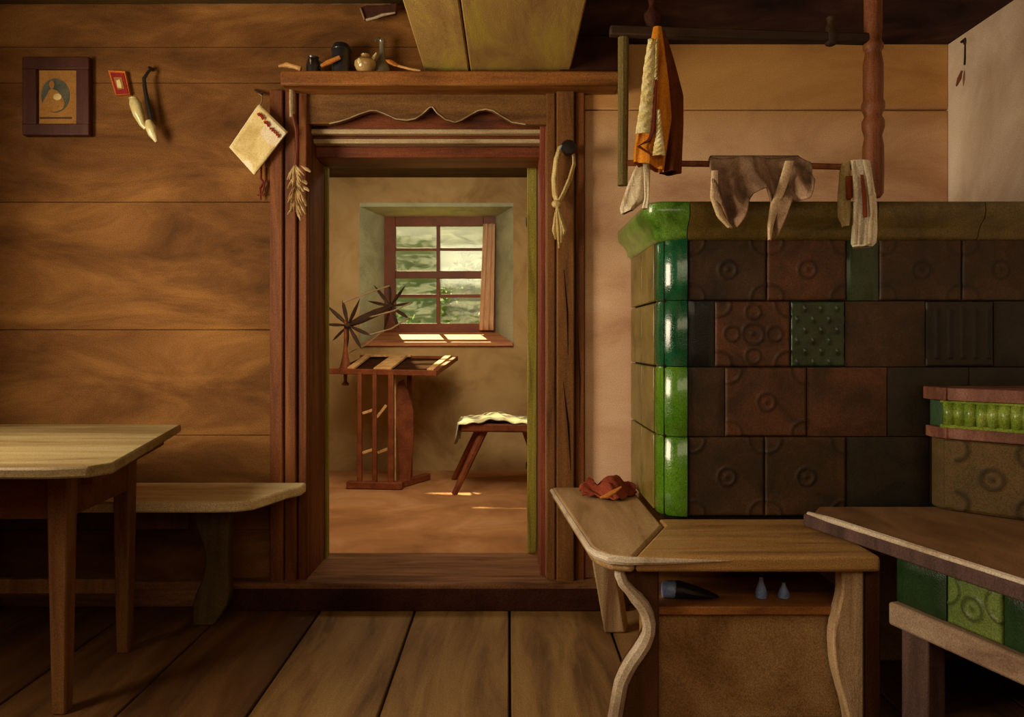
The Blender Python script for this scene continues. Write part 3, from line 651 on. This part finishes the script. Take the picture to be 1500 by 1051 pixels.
lb = thing('wall_bench', 'long pale wall bench with a scalloped leg left of the doorway', 'bench', (-1.5, -.27, 0))
sp2 = [(-2.08, -.048), (-2.08, -.41), (-1.02, -.41), (-.95, -.40), (-.90, -.37), (-.865, -.28), (-.835, -.18), (-.80, -.125), (-.80, -.048)]
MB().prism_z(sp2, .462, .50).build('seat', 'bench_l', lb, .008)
def scal_leg(par, L, R, d, th, m, bev=.006, z0=0):
    l = MB(); n = len(L)
    rings = []
    for (lx, ly), (rx, ry) in zip(L, R):
        zl = max(ZZ(ly, d), z0)
        x0, x1 = XX(lx, d), XX(rx, d)
        rings.append([(x0, d - 3, zl), (x1, d - 3, zl), (x1, d - 3 + th, zl), (x0, d - 3 + th, zl)])
    l.loft(rings); return l.build('leg', m, par, bev, angle=60)
ys_ = [738, 752, 768, 784, 800, 815, 830, 845, 858, 872, 886, 900, 918]
scal_leg(lb, list(zip([284, 284, 286, 291, 297, 300, 300, 297, 292, 286, 282, 281, 281], ys_)),
         list(zip([338, 337, 335, 334, 333, 333, 333, 334, 335, 335, 332, 324, 312], ys_)), 2.77, .05, 'bench_leg')
MB().box(-2.06, -2.01, -.39, -.06, 0, .462).build('leg', 'bench_leg', lb, .004)
MB().box(-2.0, -1.19, -.235, -.2, .36, .462).build('rail', 'leg_dark', lb, .004)

# ------------------------------------------------------------------ tiled stove
SX, SYF = .49, -.57                       # left side and front plane of the stove
dF = 3 + SYF; fF = F / dF
sv = thing('tiled_stove', 'big dark tiled stove with a bright green rounded corner', 'stove', (1.1, -.3, 0))
MB().box(SX + .02, XR - .005, SYF + .02, -.005, .47, 1.40).build('core', 'grout', sv)
MB().box(SX + .03, XR - .005, SYF + .03, -.005, 0, .47).build('base', 'base_pl', sv, .01)
rowpx = [350, 441, 538, 640, 757]
rows = [[1008, 1123, 1240, 1288, 1409, 1520, 1583], [1008, 1047, 1158, 1238, 1356, 1456, 1583], [1008, 1062, 1182, 1300, 1420, 1583], [1008, 1120, 1240, 1362, 1480, 1583]]
rm = [['t_brown', 't_red', 't_green', 't_brown', 't_brown', 't_dark'], ['t_black', 't_red', 't_green', 't_brown', 't_dark', 't_dark'],
      ['t_brown', 't_red', 't_red', 't_dark', 't_dark'], ['t_brown', 't_brown', 't_dark', 't_dark', 't_dark']]
deco = {(0, 0): 1, (0, 1): 1, (0, 3): 1, (0, 4): 1, (1, 1): 2, (1, 2): 3, (1, 4): 4, (2, 1): 1, (3, 0): 1, (3, 1): 1}
def ring(px, pz, cx, cz, R_, w_): return max(0., 1 - abs(math.hypot(px - cx, pz - cz) - R_) / w_)
def motif(k, hw, hh):
    "height of the moulded pattern at a point given from the tile centre"
    def f(x, z):
        if k in (1, 2):
            R0 = .034 if k == 2 else .028
            v = max(ring(x, z, 0, 0, R0, .008), max(0, 1 - math.hypot(x, z) / .012))
            for a in (-1, 1):
                for b in (-1, 1): v = max(v, ring(x, z, a * (hw - .008), b * (hh - .008), .042, .008) * (.8 if k == 1 else 1))
            if k == 2:
                for a, b in ((1, 0), (-1, 0), (0, 1), (0, -1)): v = max(v, ring(x, z, a * .070, b * .072, .024, .007))
            return v
        if k == 3: return max(0, math.sin(x * 120) * math.sin(z * 90 + .5)) ** 2
        if k == 4: return max(0, math.sin(x * 150)) * (1 if abs(z) < hh * .75 else 0)
        return 0
    return f
def relief_tile(o0, ux, n, w_, h_, f, dep, nm, m, par, depth=.022, nx=56):
    "one tile as one connected mesh: o0 lower left corner, ux along, n outward"
    o0 = Vector(o0); ux = Vector(ux); n = Vector(n); uz = Vector((0, 0, 1)); nz_ = max(8, int(nx * h_ / w_))
    if f is None: nx = nz_ = 8
    s_ = MB(); g = []; vals = []
    for j in range(nz_ + 1):
        row = []
        for i in range(nx + 1):
            x, z = w_ * i / nx, h_ * j / nz_
            edge = min(x, w_ - x, z, h_ - z); rd = -.005 * max(0, 1 - edge / .007) ** 2
            v = f(x - w_ / 2, z - h_ / 2) if f else 0
            row.append(s_.bm.verts.new(o0 + ux * x + uz * z + n * (rd + v * dep))); vals.append(v)
        g.append(row)
    for j in range(nz_):
        for i in range(nx): s_.bm.faces.new((g[j][i], g[j][i + 1], g[j + 1][i + 1], g[j + 1][i]))
    rim = g[0] + [r[-1] for r in g[1:]] + g[-1][-2::-1] + [r[0] for r in g[-2:0:-1]]
    back = [s_.bm.verts.new(v.co - n * depth) for v in rim]; k = len(rim)
    for i in range(k): s_.bm.faces.new((rim[i], rim[(i + 1) % k], back[(i + 1) % k], back[i]))
    s_.bm.faces.new(back)
    s_.bm.verts.index_update()
    o = s_.build(nm, m, par, 0, angle=50)
    at = o.data.attributes.new('relief', 'FLOAT', 'POINT')
    for i, v in enumerate(vals): at.data[i].value = v
    return o
for r in range(4):
    z1 = ZZ(rowpx[r], dF); z0 = ZZ(rowpx[r + 1], dF)
    for c in range(len(rows[r]) - 1):
        x0 = XX(rows[r][c], dF); x1 = min(XX(rows[r][c + 1], dF), XR - .006)
        k = deco.get((r, c)); w_, h_ = x1 - x0 - .003, z1 - z0 - .003
        relief_tile((x0 + .0015, SYF - .002, z0 + .0015), (1, 0, 0), (0, -1, 0), w_, h_, motif(k, w_ / 2, h_ / 2) if k else None, .004, 'tile', rm[r][c], sv)
# left side tiles (facing the doorway)
for r in range(4):
    z1 = ZZ(rowpx[r], dF) - .003; z0 = ZZ(rowpx[r + 1], dF) + .003
    for y0, y1 in ((-.47, -.25), (-.244, -.012)):
        MB().box(SX, SX + .022, y0, y1, z0, z1).build('side_tile', 't_olive', sv, .005)
# rounded glazed corner column, three pieces
cr = .088; ccx, ccy = SX + cr + .002, SYF + cr - .012
def arc(rr, n=14): return [(ccx + rr * math.cos(PI + PI / 2 * i / n), ccy + rr * math.sin(PI + PI / 2 * i / n)) for i in range(n + 1)]
for pa, pb, m in ((350, 440, 'col_t'), (441, 537, 'col_t'), (538, 640, 'col_g'), (641, 757, 'col_g')):
    z1 = ZZ(pa, dF); z0 = ZZ(pb, dF); q = MB(); rings = []
    for z, k in ((z0, .93), (z0 + .006, .985), ((z0 * .7 + z1 * .3), 1.0), ((z0 + z1) / 2, 1.0), (z1 - .006, .985), (z1, .93)):
        rings.append([(x, y, z) for x, y in arc(cr * k)] + [(ccx + .0, ccy + .0, z)])
    q.loft(rings); q.build('corner_tile', m, sv, 0, angle=40)
# cornice
def crn(x0, x1, y1, zprof, left):
    rings = []
    for z, e in zprof:
        if left:
            R = .05; ax_, ay_ = SX - e + R, SYF - e + R
            a = [(ax_ + R * math.cos(PI + PI / 2 * i / 8), ay_ + R * math.sin(PI + PI / 2 * i / 8)) for i in range(9)]
            rings.append([(SX - e, -.006, z)] + [(x, y, z) for x, y in a] + [(x1, SYF - e, z), (x1, -.006, z)])
        else: rings.append([(x0, SYF - e, z), (x1, SYF - e, z), (x1, y1, z), (x0, y1, z)])
    return MB().loft(rings)
zp = [(1.388, .0), (1.40, .012), (1.415, .014), (1.43, .022), (1.455, .046), (1.475, .052), (1.50, .050), (1.508, .040)]
xs = [XX(1006, dF), XX(1123, dF), XX(1276, dF), XX(1430, dF), XR - .005]
crn(0, xs[0] - .003, 0, zp, True).build('corner_cornice', 'cor_g', sv, 0, angle=50)
for a, b in zip(xs, xs[1:]): crn(a, b - .003, -.006, zp, False).build('cornice', 'cor', sv, 0, angle=50)
# low oven block at the right, front turned towards the window
A = Vector((1.365, -.650)); B = Vector((1.765, -1.05)); ub = (B - A).normalized(); nb = Vector((-.7071, -.7071))
def blk(off, lo, hi, nm, m, bev=.008, rnd=True):
    a = A + nb * off - ub * off * .4; b = B + nb * off
    pts = [Vector((A.x - off, -.59)), Vector((A.x - off, A.y + .02)), Vector((A.x - off * .8 + .012, A.y - off - .012)) if rnd else a, a + ub * .03, Vector((1.765, b.y - off * .3)), Vector((1.765, -.59))]
    return MB().prism_z([tuple(p) for p in pts], lo, hi).build(nm, m, sv, bev, seg=3)
blk(0, .53, .755, 'oven_block', 'panel_ol'); blk(.018, .755, .79, 'oven_moulding', 'slab', .012); blk(.004, .79, .875, 'ribbed_band', 'rib_d', .004); blk(.025, .875, .915, 'oven_slab', 'slab', .014)
rbp = []
Lr = (B - A).length - .012
for i in range(161):
    t = Lr * i / 160; c = A + ub * (t + .006) + nb * (.004 + .011 * abs(math.sin(t * PI / .030)) ** .7); rbp.append((c.x, c.y))
c0 = A + ub * .006 - nb * .02; c1 = A + ub * (Lr + .006) - nb * .02
rb = MB(); bmv = [[(x, y, z) for x, y in rbp] for z in (.797, .868)]
rb.loft(bmv, closed=False); rb.build('ribs', 'rib', sv, 0, .004, angle=60)['label'] = 'bright green glazed ribs'
for zz in (.793, .872):
    a = A + nb * .010; b = B + nb * .010; MB().tube([(a.x, a.y, zz), (b.x, b.y, zz)], .007, 8).build('rib_border', 'rib', sv)
def ovm(x, z):
    v = max(ring(x, z, 0, 0, .030, .011), max(0, 1 - math.hypot(x, z) / .014))
    for a, b in ((-.085, -.075), (.085, -.075), (.085, .075), (-.085, .075)): v = max(v, ring(x, z, a * 1.15, b * 1.1, .034, .011) * (1 if abs(x) < .1 else 0))
    return v
for k in range(2):
    q = A + ub * (.006 + .27 * k) + nb * .004
    relief_tile((q.x, q.y, .535), (ub.x, ub.y, 0), (nb.x, nb.y, 0), .262, .215, ovm, .006, 'oven_tile', 'panel_ol', sv)
# ------------------------------------------------------------------ L-shaped stove bench
sb = thing('stove_bench', 'tan L-shaped stove bench with rounded corner and scalloped leg', 'bench', (.6, -.8, 0))
SZ = .482; SB = .438
arm = [(.172, -.052), (.232, -.90), (.245, -.945), (.275, -.985), (.32, -1.0), (.335, -1.0), (.484, -.66), (.484, -.052)]
MB().prism_z(arm, SB, SZ).build('seat_arm', 'oak_y', sb, .010, seg=3)
MB().prism_z([(.339, -1.0), (1.00, -1.0), (1.00, -.575), (.488, -.575), (.488, -.665)], SB, SZ).build('seat_front', 'oak_x', sb, .010, seg=3)
eb = MB(); q = [(.171, -.06), (.231, -.90), (.244, -.945), (.274, -.986), (.32, -1.001), (.45, -1.002), (.60, -1.001)]
eb.tube([(x, y, SZ - .012) for x, y in q], [.008, .010, .012, .013, .012, .008, .001], 8); eb.build('worn_edge', 'worn', sb)['label'] = 'pale worn rounded corner edge'  # pale tube paints the light along the corner edge
ly = [832, 842, 855, 866, 876, 888, 900, 915, 928, 942, 956, 970, 984, 1000, 1015, 1032, 1050, 1070]
Lx = [902, 902, 907, 917, 926, 936, 942, 945, 944, 938, 929, 919, 911, 904, 901, 898, 895, 893]
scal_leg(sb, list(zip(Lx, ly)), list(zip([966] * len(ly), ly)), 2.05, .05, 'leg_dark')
we = MB(); we.tube([P(x_ + 6, min(y_, 1066), 2.043) for x_, y_ in zip(Lx, ly)], [.015] * 4 + [.019] * 5 + [.021] * 9, 8); we.build('leg_edge', 'worn', sb)['label'] = 'pale scalloped front edge of the left leg'  # pale strip paints the window light on the leg's left edge
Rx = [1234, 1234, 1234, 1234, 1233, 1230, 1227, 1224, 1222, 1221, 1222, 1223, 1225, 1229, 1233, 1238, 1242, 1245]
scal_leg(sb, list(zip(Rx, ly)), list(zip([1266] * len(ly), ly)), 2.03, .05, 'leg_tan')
scal_leg(sb, list(zip([1267] * len(ly), ly)), list(zip([1291] * len(ly), ly)), 2.045, .05, 'leg_dark')  # dark board paints the shaded side of the right leg
MB().box(.375, .99, -.93, -.60, .298, .322).build('under_shelf', 'shelf', sb, .004)
MB().box(.372, .985, -.905, -.875, 0, .298).build('back_panel', 'base_pl', sb, .004)
MB().hexa([(.345, -.30, .0), (.425, -.30, .0), (.445, -.24, .0), (.375, -.24, .0)], [(.27, -.30, SB), (.36, -.30, SB), (.38, -.24, SB), (.30, -.24, SB)]).build('leg', 'leg_tan', sb, .008)

# second bench board cutting across to the right
E0 = Vector((.925, -.70)); e = Vector((.303, -.953)); nn = Vector((-.953, -.303))
def E(s, o=0): p = E0 + e * s + nn * o; return (p.x, p.y)
cb = thing('corner_bench', 'grey-brown plank bench over green tiles at the right edge', 'bench', (1.4, -1.2, 0))
MB().prism_z([E(0, -.01), E(-.01, -.03), (1.0, -.60), (1.765, -.60), (1.765, -1.8), E(1.154)], .484, .527).build('seat', 'plank_brown', cb, .005)
ed = MB(); ed.hexa([(*E(-.01, .0), .488), (*E(1.154, .0), .488), (*E(1.154, .012), .488), (*E(-.01, .012), .488)], [(*E(-.01, -.0), .530), (*E(1.154, .0), .530), (*E(1.154, .012), .524), (*E(-.01, .012), .524)])
ed.build('front_edge', 'purple_wood', cb, .004)
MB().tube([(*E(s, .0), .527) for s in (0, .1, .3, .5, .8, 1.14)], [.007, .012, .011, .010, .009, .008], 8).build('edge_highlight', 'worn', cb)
for s0, s1, m in ((.325, .478, 'plinth_d'), (.483, .628, 'plinth_l'), (.633, .80, 'plinth_d'), (.805, 1.12, 'plinth_d')):
    q = E(s0, -.012)
    fm = (lambda x, z: max(ring(x, z, 0, 0, .026, .009), max(0, 1 - math.hypot(x, z) / .012), ring(x, z, .075, .03, .04, .006), ring(x, z, -.075, .03, .04, .006))) if m == 'plinth_l' else None
    relief_tile((*q, .364), (e.x, e.y, 0), (nn.x, nn.y, 0), s1 - s0, .118, fm, .004, 'plinth_tile', m, cb)
MB().prism_z([E(.315, .004), E(1.12, .004), E(1.12, -.05), E(.315, -.05)], .300, .362).build('lower_rail', 'plank_grey', cb, .008)
MB().prism_z([E(.345, -.01), E(.43, -.01), E(.43, -.07), E(.345, -.07)], 0, .300).build('post', 'purple_wood', cb, .006)
MB().prism_z([E(1.0, -.01), E(1.1, -.01), E(1.1, -.07), E(1.0, -.07)], 0, .300).build('post', 'purple_wood', cb, .006)
MB().box(1.55, 1.765, -1.75, -.6, 0, .484).build('back_support', 'leg_dark', cb)

# things on the under-shelf
du = 2.14; zsf = .3225
sl = thing('slipper', 'dark pointed slipper with a blue heel on the bench under-shelf', 'slipper', (XX(1005, du), du - 3, zsf))
def sring(px, h, w, zc=0): 
    c = Vector((XX(px, du), du - 3, zsf + h / 2 + zc)); return [c + Vector((0, w * math.cos(2 * PI * k / 12), h / 2 * math.sin(2 * PI * k / 12))) for k in range(12)]
MB().loft([sring(986, .046, .026), sring(996, .05, .03), sring(1010, .04, .032), sring(1025, .03, .03), sring(1040, .018, .022), sring(1052, .008, .006)]).build('upper', 'leather', sl)
MB().loft([sring(970, .044, .018), sring(974, .05, .025), sring(985, .052, .028), sring(989, .048, .024)]).build('heel', 'blue', sl)
for px, h, lab in ((1115, 1.0, 'taller blue-grey pear-shaped bottle on the bench under-shelf'), (1148, .74, 'shorter blue-grey pear-shaped bottle on the bench under-shelf')):
    b = thing('small_bottle', lab, 'bottle', (XX(px, du), du - 3, zsf), 'small bottles under the bench')
    MB().lathe([(.010, 0), (.016 , .002), (.017, .014 * h), (.012, .032 * h), (.006, .048 * h), (.005, .060 * h)], (XX(px, du), du - 3, zsf), n=16).build('body', 'blue', b)
    MB().lathe([(.0045, .058 * h), (.0055, .062 * h), (.005, .072 * h), (.001, .073 * h)], (XX(px, du), du - 3, zsf), n=12).build('stopper', 'leather', b)
# red cloth on the bench arm
random.seed(5)
def redc(u, v):
    x = .272 + .205 * u; y = -.30 + .20 * v
    ridge = math.exp(-((v - .5) / .24) ** 2)
    hz_ = .022 + .042 * math.exp(-((u - .55) / .26) ** 2) + .022 * math.exp(-((u - .14) / .11) ** 2) - .014 * math.exp(-((u - .30) / .08) ** 2)
    ridge = math.exp(-((v - .5) / .34) ** 2)
    z = SZ + .006 + ridge * hz_ * (.92 + .12 * math.sin(u * 15 + v * 9)) + .008 * math.sin(v * 17 + u * 6) * (.3 + ridge)
    y += .03 * math.sin(u * 9)
    w = (1 - .75 * max(0, u - .75) / .25) * (1 - .4 * max(0, .15 - u) / .15); y = -.20 + (y + .20) * w
    z += .004 * math.sin(u * 33 + v * 18)
    return Vector((x, y, max(z, SZ + .006)))
rcl = thing('red_cloth', 'crumpled red cloth lying on the bench end by the wall', 'cloth', (.39, -.2, SZ))
MB().sheet(redc, 48, 24).build('fabric', 'red_cloth', rcl, 0, .006)
MB().tube([(.330, -.315, SZ + .014), (.355, -.31, SZ + .018), (.385, -.30, SZ + .034), (.41, -.29, SZ + .048)], [.004, .011, .009, .003], 8, .7).build('lining', 'carrot', rcl)

# ------------------------------------------------------------------ drying rack above the stove
dk = 2.27; yk = dk - 3
rk = thing('drying_rack', 'wooden drying rack with a turned post hanging over the stove', 'rack', P(1100, 240, dk))
MB().bar(P(893, 46, dk), P(1283, 58, dk), .03, .030).build('top_rail', 'rack_dark', rk, .005)
MB().tube([P(918, 239, dk), P(1100, 241, dk), P(1284, 246, dk)], .0095, 10).build('rod', 'rack', rk)
fk = F / dk
prof = [(10, 290), (14, 284), (15, 250), (14.5, 215), (12, 200), (13.5, 195), (15.5, 188), (15.5, 178), (12, 171), (12.5, 168), (16, 160), (16, 152), (13.5, 146), (14, 130), (14, 95), (11.5, 80), (11, 76), (14, 72), (14, 66), (11, 60), (12.5, 40), (12.5, 10)]
lt = MB(); c = P(1279, 290, dk); lt.lathe([(r_ / fk, (290 - y_) / fk) for r_, y_ in prof] + [(12.5 / fk, 2.256 - c.z)], c, n=20)
lt.build('turned_post', 'rack', rk, 0, angle=60)
MB().tube([P(913, 48, dk + .01), P(913, 150, dk + .01), P(912, 272, dk + .01)], [.017, .017, .016], 10).build('side_post', 'rack_green', rk)
for px, py in ((956, 24), (1217, 50)):
    c = P(px, py, dk - (.0 if px < 1000 else .0))
    k = MB(); r_ = 1 if px < 1000 else .8
    k.lathe([(.008, -.045 * r_), (.016, -.04 * r_), (.019, -.025), (.025 * r_, -.008), (.026 * r_, .006), (.014, .022), (.010, .035), (.014, .05)] + ([(.012, 2.256 - c.z)] if r_ == 1 else [(.002, .056)]), c, n=16)
    k.build('hanger', 'soot_red' if px < 1000 else 'rack_dark', rk, 0, angle=60)

def contour(rows_, t):
    y0, y1 = rows_[0][0], rows_[-1][0]; y = y0 + (y1 - y0) * t
    for (a, l0, r0), (b, l1, r1) in zip(rows_, rows_[1:]):
        if y <= b: k = (y - a) / (b - a); return y, l0 + (l1 - l0) * k, r0 + (r1 - r0) * k
    return rows_[-1]
def hang(rows_, d, depth, folds=5, amp=.25, nu=48, nv=26, hem=None, ph=0):
    "soft closed cloth tube following a left and right outline"
    def fn(u, v):
        y, l, r = contour(rows_, v); a = 2 * PI * u
        px = (l + r) / 2 - (r - l) / 2 * math.cos(a)
        if hem: y += hem((px - l) / max(r - l, 1e-3)) * v ** 2
        f = 1 + amp * math.sin(a * folds + ph + v * .8) * min(1, v * 2)
        p = P(px, y, d); p.y -= math.sin(a) * depth * (.35 + .65 * v) * f
        return p
    m = MB(); m.sheet(fn, nu, nv, True); return m
# orange garment
og = thing('hanging_garment', 'orange and cream garment hanging from the drying rack knob', 'garment', P(965, 255, dk - .05))
hang([(40, 957, 969), (75, 950, 974), (120, 944, 980), (170, 938, 984), (215, 929, 976), (238, 928, 972)], dk - .055, .030, 5, .4, hem=lambda q: 14 * q).build('front', 'orange', og)
hang([(46, 962, 974), (90, 962, 988), (140, 966, 1001), (185, 970, 1001), (225, 970, 999), (254, 966, 998)], dk - .038, .028, 4, .35, ph=1).build('back', 'brown_cloth', og)
def lace(rows_, dd):
    def fn(u, v):
        y, l, r = contour(rows_, v); p = P(l + (r - l) * u, y, dd); p.y -= .007 * math.sin(u * PI) + .0022 * math.sin(v * 60 + u * 9); return p
    return MB().sheet(fn, 10, 46)
lace([(58, 950, 957), (100, 943, 958), (150, 938, 957), (196, 931, 953)], dk - .098).build('lace', 'lace', og, 0, .004)
lace([(58, 960, 962), (110, 957, 962), (118, 958, 963)], dk - .095).build('lace', 'lace', og, 0, .004)
lace([(162, 962, 966), (195, 961, 970), (228, 956, 974)], dk - .098).build('lace', 'lace', og, 0, .004)
MB().tube([P(961, 62, dk - .094), P(961, 120, dk - .10), P(957, 190, dk - .104), P(951, 206, dk - .10), P(935, 214, dk - .094), P(962, 232, dk - .098)], [.002, .004, .006, .006, .005, .002], 6).build('fold', 'cord_red', og)
# white sock at left
s1 = thing('sock', 'white knitted sock on the left end of the drying rod', 'sock', P(925, 312, dk - .03))
hang([(236, 936, 950), (250, 928, 950), (275, 918, 949), (298, 910, 946), (306, 908, 936), (314, 910, 928)], dk - .010, .026, 4, .3, hem=lambda q: -6 * q).build('leg', 'white_knit', s1)
hang([(240, 942, 953), (262, 943, 952), (290, 944, 951), (306, 940, 950)], dk - .036, .012, 3, .3).build('fold', 'white_knit', s1)
# grey cloth over the rod
gb = [(1035, 292), (1042, 302), (1050, 318), (1060, 330), (1071, 338), (1080, 322), (1088, 300), (1096, 288), (1108, 283), (1116, 290), (1121, 305), (1125, 340), (1128, 356), (1134, 336), (1141, 312), (1149, 297), (1160, 300), (1170, 298), (1177, 286), (1182, 268)]
def interp(t, tab):
    for (a, b), (c, d) in zip(tab, tab[1:]):
        if t <= c: return b + (d - b) * (t - a) / (c - a)
    return tab[-1][1]
def gcl(u, v):
    x0, x1 = 1038 + 0 * v, 1168; px = 1035 + 147 * u; yb_ = interp(px, gb); tx = px
    top = 231 + 2 * math.sin(u * 11) ; y = top + (yb_ - top) * v
    px = px if v > .3 else px + ((1040 + 128 * u) - px) * (1 - v / .3)
    p = P(px, y, dk - .016 - .010); p.y -= .022 * math.sin(u * 30 + 1.5 * math.sin(v * 4)) * min(1, v * 1.6) * .8 + .012 * min(1, v * 3) + .055 * v * (1 if y < 330 else 1)
    return p
gc = thing('grey_cloth', 'rumpled grey-brown cloth draped over the drying rod', 'cloth', P(1105, 340, dk - .05))
MB().sheet(gcl, 70, 26).build('front_fall', 'grey_cloth', gc, 0, .005)
def gcb(u, v):
    px = 1042 + 124 * u; y = 231 + (50 + 14 * math.sin(u * 8)) * v
    p = P(px, y, dk + .014); p.y += .010 * math.sin(u * 26) * v; return p
MB().sheet(gcb, 40, 12).build('back_fall', 'grey_cloth', gc, 0, .005)
MB().sheet(lambda u, v: Vector((XX(1040 + 127 * u, dk), yk + .022 * math.cos(PI * v) - .002, ZZ(236, dk) + .013 * math.sin(PI * v))), 40, 8).build('top_fold', 'grey_cloth', gc, 0, .005)
for tab in ([(250, 1042, 1052), (290, 1040, 1052), (318, 1050, 1062), (334, 1066, 1073)], [(236, 1150, 1163), (270, 1140, 1154), (300, 1128, 1142), (330, 1124, 1133), (352, 1125, 1129)]):
    hang(tab, dk - .085, .010, 2, .2, 20, 18).build('pale_fold', 'pale_cloth', gc)
# two socks at right
s2 = thing('sock', 'dull yellow-grey sock on the rod beside the striped one', 'sock', P(1237, 330, dk - .03))
hang([(237, 1234, 1245), (250, 1230, 1246), (290, 1227, 1246), (318, 1228, 1245), (332, 1236, 1241)], dk - .010, .022, 3, .15).build('leg', 'dim_sock', s2)
hang([(258, 1239, 1249), (290, 1240, 1249), (292, 1241, 1247)], dk - .034, .006, 1, .1, 16, 10).build('patch', 'rust', s2)
s3 = thing('sock', 'pale grey and rust striped sock on the rod by the turned post', 'sock', P(1265, 362, dk - .05))
hang([(235, 1246, 1276), (250, 1248, 1280), (300, 1250, 1284), (340, 1248, 1284), (358, 1247, 1282), (362, 1250, 1276)], dk - .018, .028, 5, .2).build('leg', 'grey_knit', s3)
hang([(256, 1260, 1265), (290, 1263, 1270), (318, 1265, 1270)], dk - .050, .006, 1, .1, 16, 12).build('stripe', 'rust', s3)
hang([(236, 1247, 1253), (270, 1250, 1257), (330, 1250, 1257), (358, 1248, 1256)], dk - .048, .008, 2, .2, 16, 16).build('rib', 'white_knit', s3)
hang([(236, 1264, 1270), (270, 1270, 1278), (310, 1274, 1281), (358, 1270, 1277)], dk - .048, .008, 2, .2, 16, 16).build('rib', 'white_knit', s3)
# small iron hook in the upper right corner
hk = thing('wall_hook', 'small dark iron hook in the upper corner of the pale side wall', 'hook', (XR - .01, -.14, 2.05))
dh = 2.89
MB().tube([P(1408, 62, dh), P(1412, 58, dh), P(1416, 66, dh), P(1415, 80, dh), P(1413, 95, dh)], [.005, .009, .009, .007, .004], 8).build('shank', 'rack_dark', hk)
MB().tube([P(1409, 104, dh), P(1405, 116, dh), P(1401, 126, dh)], [.004, .008, .003], 8).build('drip_strip', 'rack', hk)

# ------------------------------------------------------------------ light
def area(name, loc, tgt, sx_, sy_, e_, c):
    l = bpy.data.lights.new(name, 'AREA'); l.shape = 'RECTANGLE'; l.size = sx_; l.size_y = sy_; l.energy = e_; l.color = c
    o = bpy.data.objects.new(name, l); COL.objects.link(o); o.location = loc
    o.rotation_euler = (Vector(tgt) - Vector(loc)).to_track_quat('-Z', 'Y').to_euler(); return o
area('window_daylight', (XL - .05, -1.5, 1.5), (.8, -1.0, .9), 1.05, .95, 66, (1, .84, .60))
area('room_fill', (.0, -3.5, 1.9), (0, 0, 1.2), 2.2, .8, 15, (1, .80, .54))
area('back_room_lamp', (-.35, .75, 2.0), (-.6, 3.1, 1.1), 1.0, .5, 22, (1, .88, .66))  # unseen fill added to brighten the far wall and window niche
area('back_room_fill', (-.7, 1.5, 2.37), (-.5, 1.9, 0), 1.2, 1.0, 24, (1, .84, .60))
sl_ = bpy.data.lights.new('sun', 'SUN'); sl_.energy = 24; sl_.angle = math.radians(2); sl_.color = (1, .85, .6)
so = bpy.data.objects.new('sun', sl_); COL.objects.link(so); so.rotation_euler = Vector((.36, -1.1, -1.32)).to_track_quat('-Z', 'Y').to_euler()

w = bpy.data.worlds.new('sky'); SC.world = w; w.use_nodes = True
N = w.node_tree.nodes; L = w.node_tree.links; bg = N['Background']
tc = N.new('ShaderNodeTexCoord'); nz = N.new('ShaderNodeTexNoise'); nz.inputs['Scale'].default_value = 9; nz.inputs['Detail'].default_value = 5
L.new(tc.outputs['Generated'], nz.inputs['Vector'])
r = N.new('ShaderNodeValToRGB'); r.color_ramp.elements[0].position = .42; r.color_ramp.elements[0].color = lin((138, 152, 96))
r.color_ramp.elements[1].position = .58; r.color_ramp.elements[1].color = lin((206, 202, 148))
L.new(nz.outputs['Fac'], r.inputs['Fac']); L.new(r.outputs['Color'], bg.inputs['Color']); bg.inputs['Strength'].default_value = .46

# ------------------------------------------------------------------ camera
cd = bpy.data.cameras.new('camera'); cam = bpy.data.objects.new('camera', cd); COL.objects.link(cam)
cam.location = (0, -3, EYE); cam.rotation_euler = (PI / 2, 0, 0)
cd.sensor_fit = 'HORIZONTAL'; cd.sensor_width = 36; cd.lens = F / 1500 * 36
cd.shift_x = (750 - VX) / 1500; cd.shift_y = (HY - 525.5) / 1500
cd.clip_start = .05
SC.camera = cam
SC.view_settings.view_transform = 'Standard'; SC.view_settings.look = 'None'
SC.view_settings.exposure = 0; SC.view_settings.gamma = 1
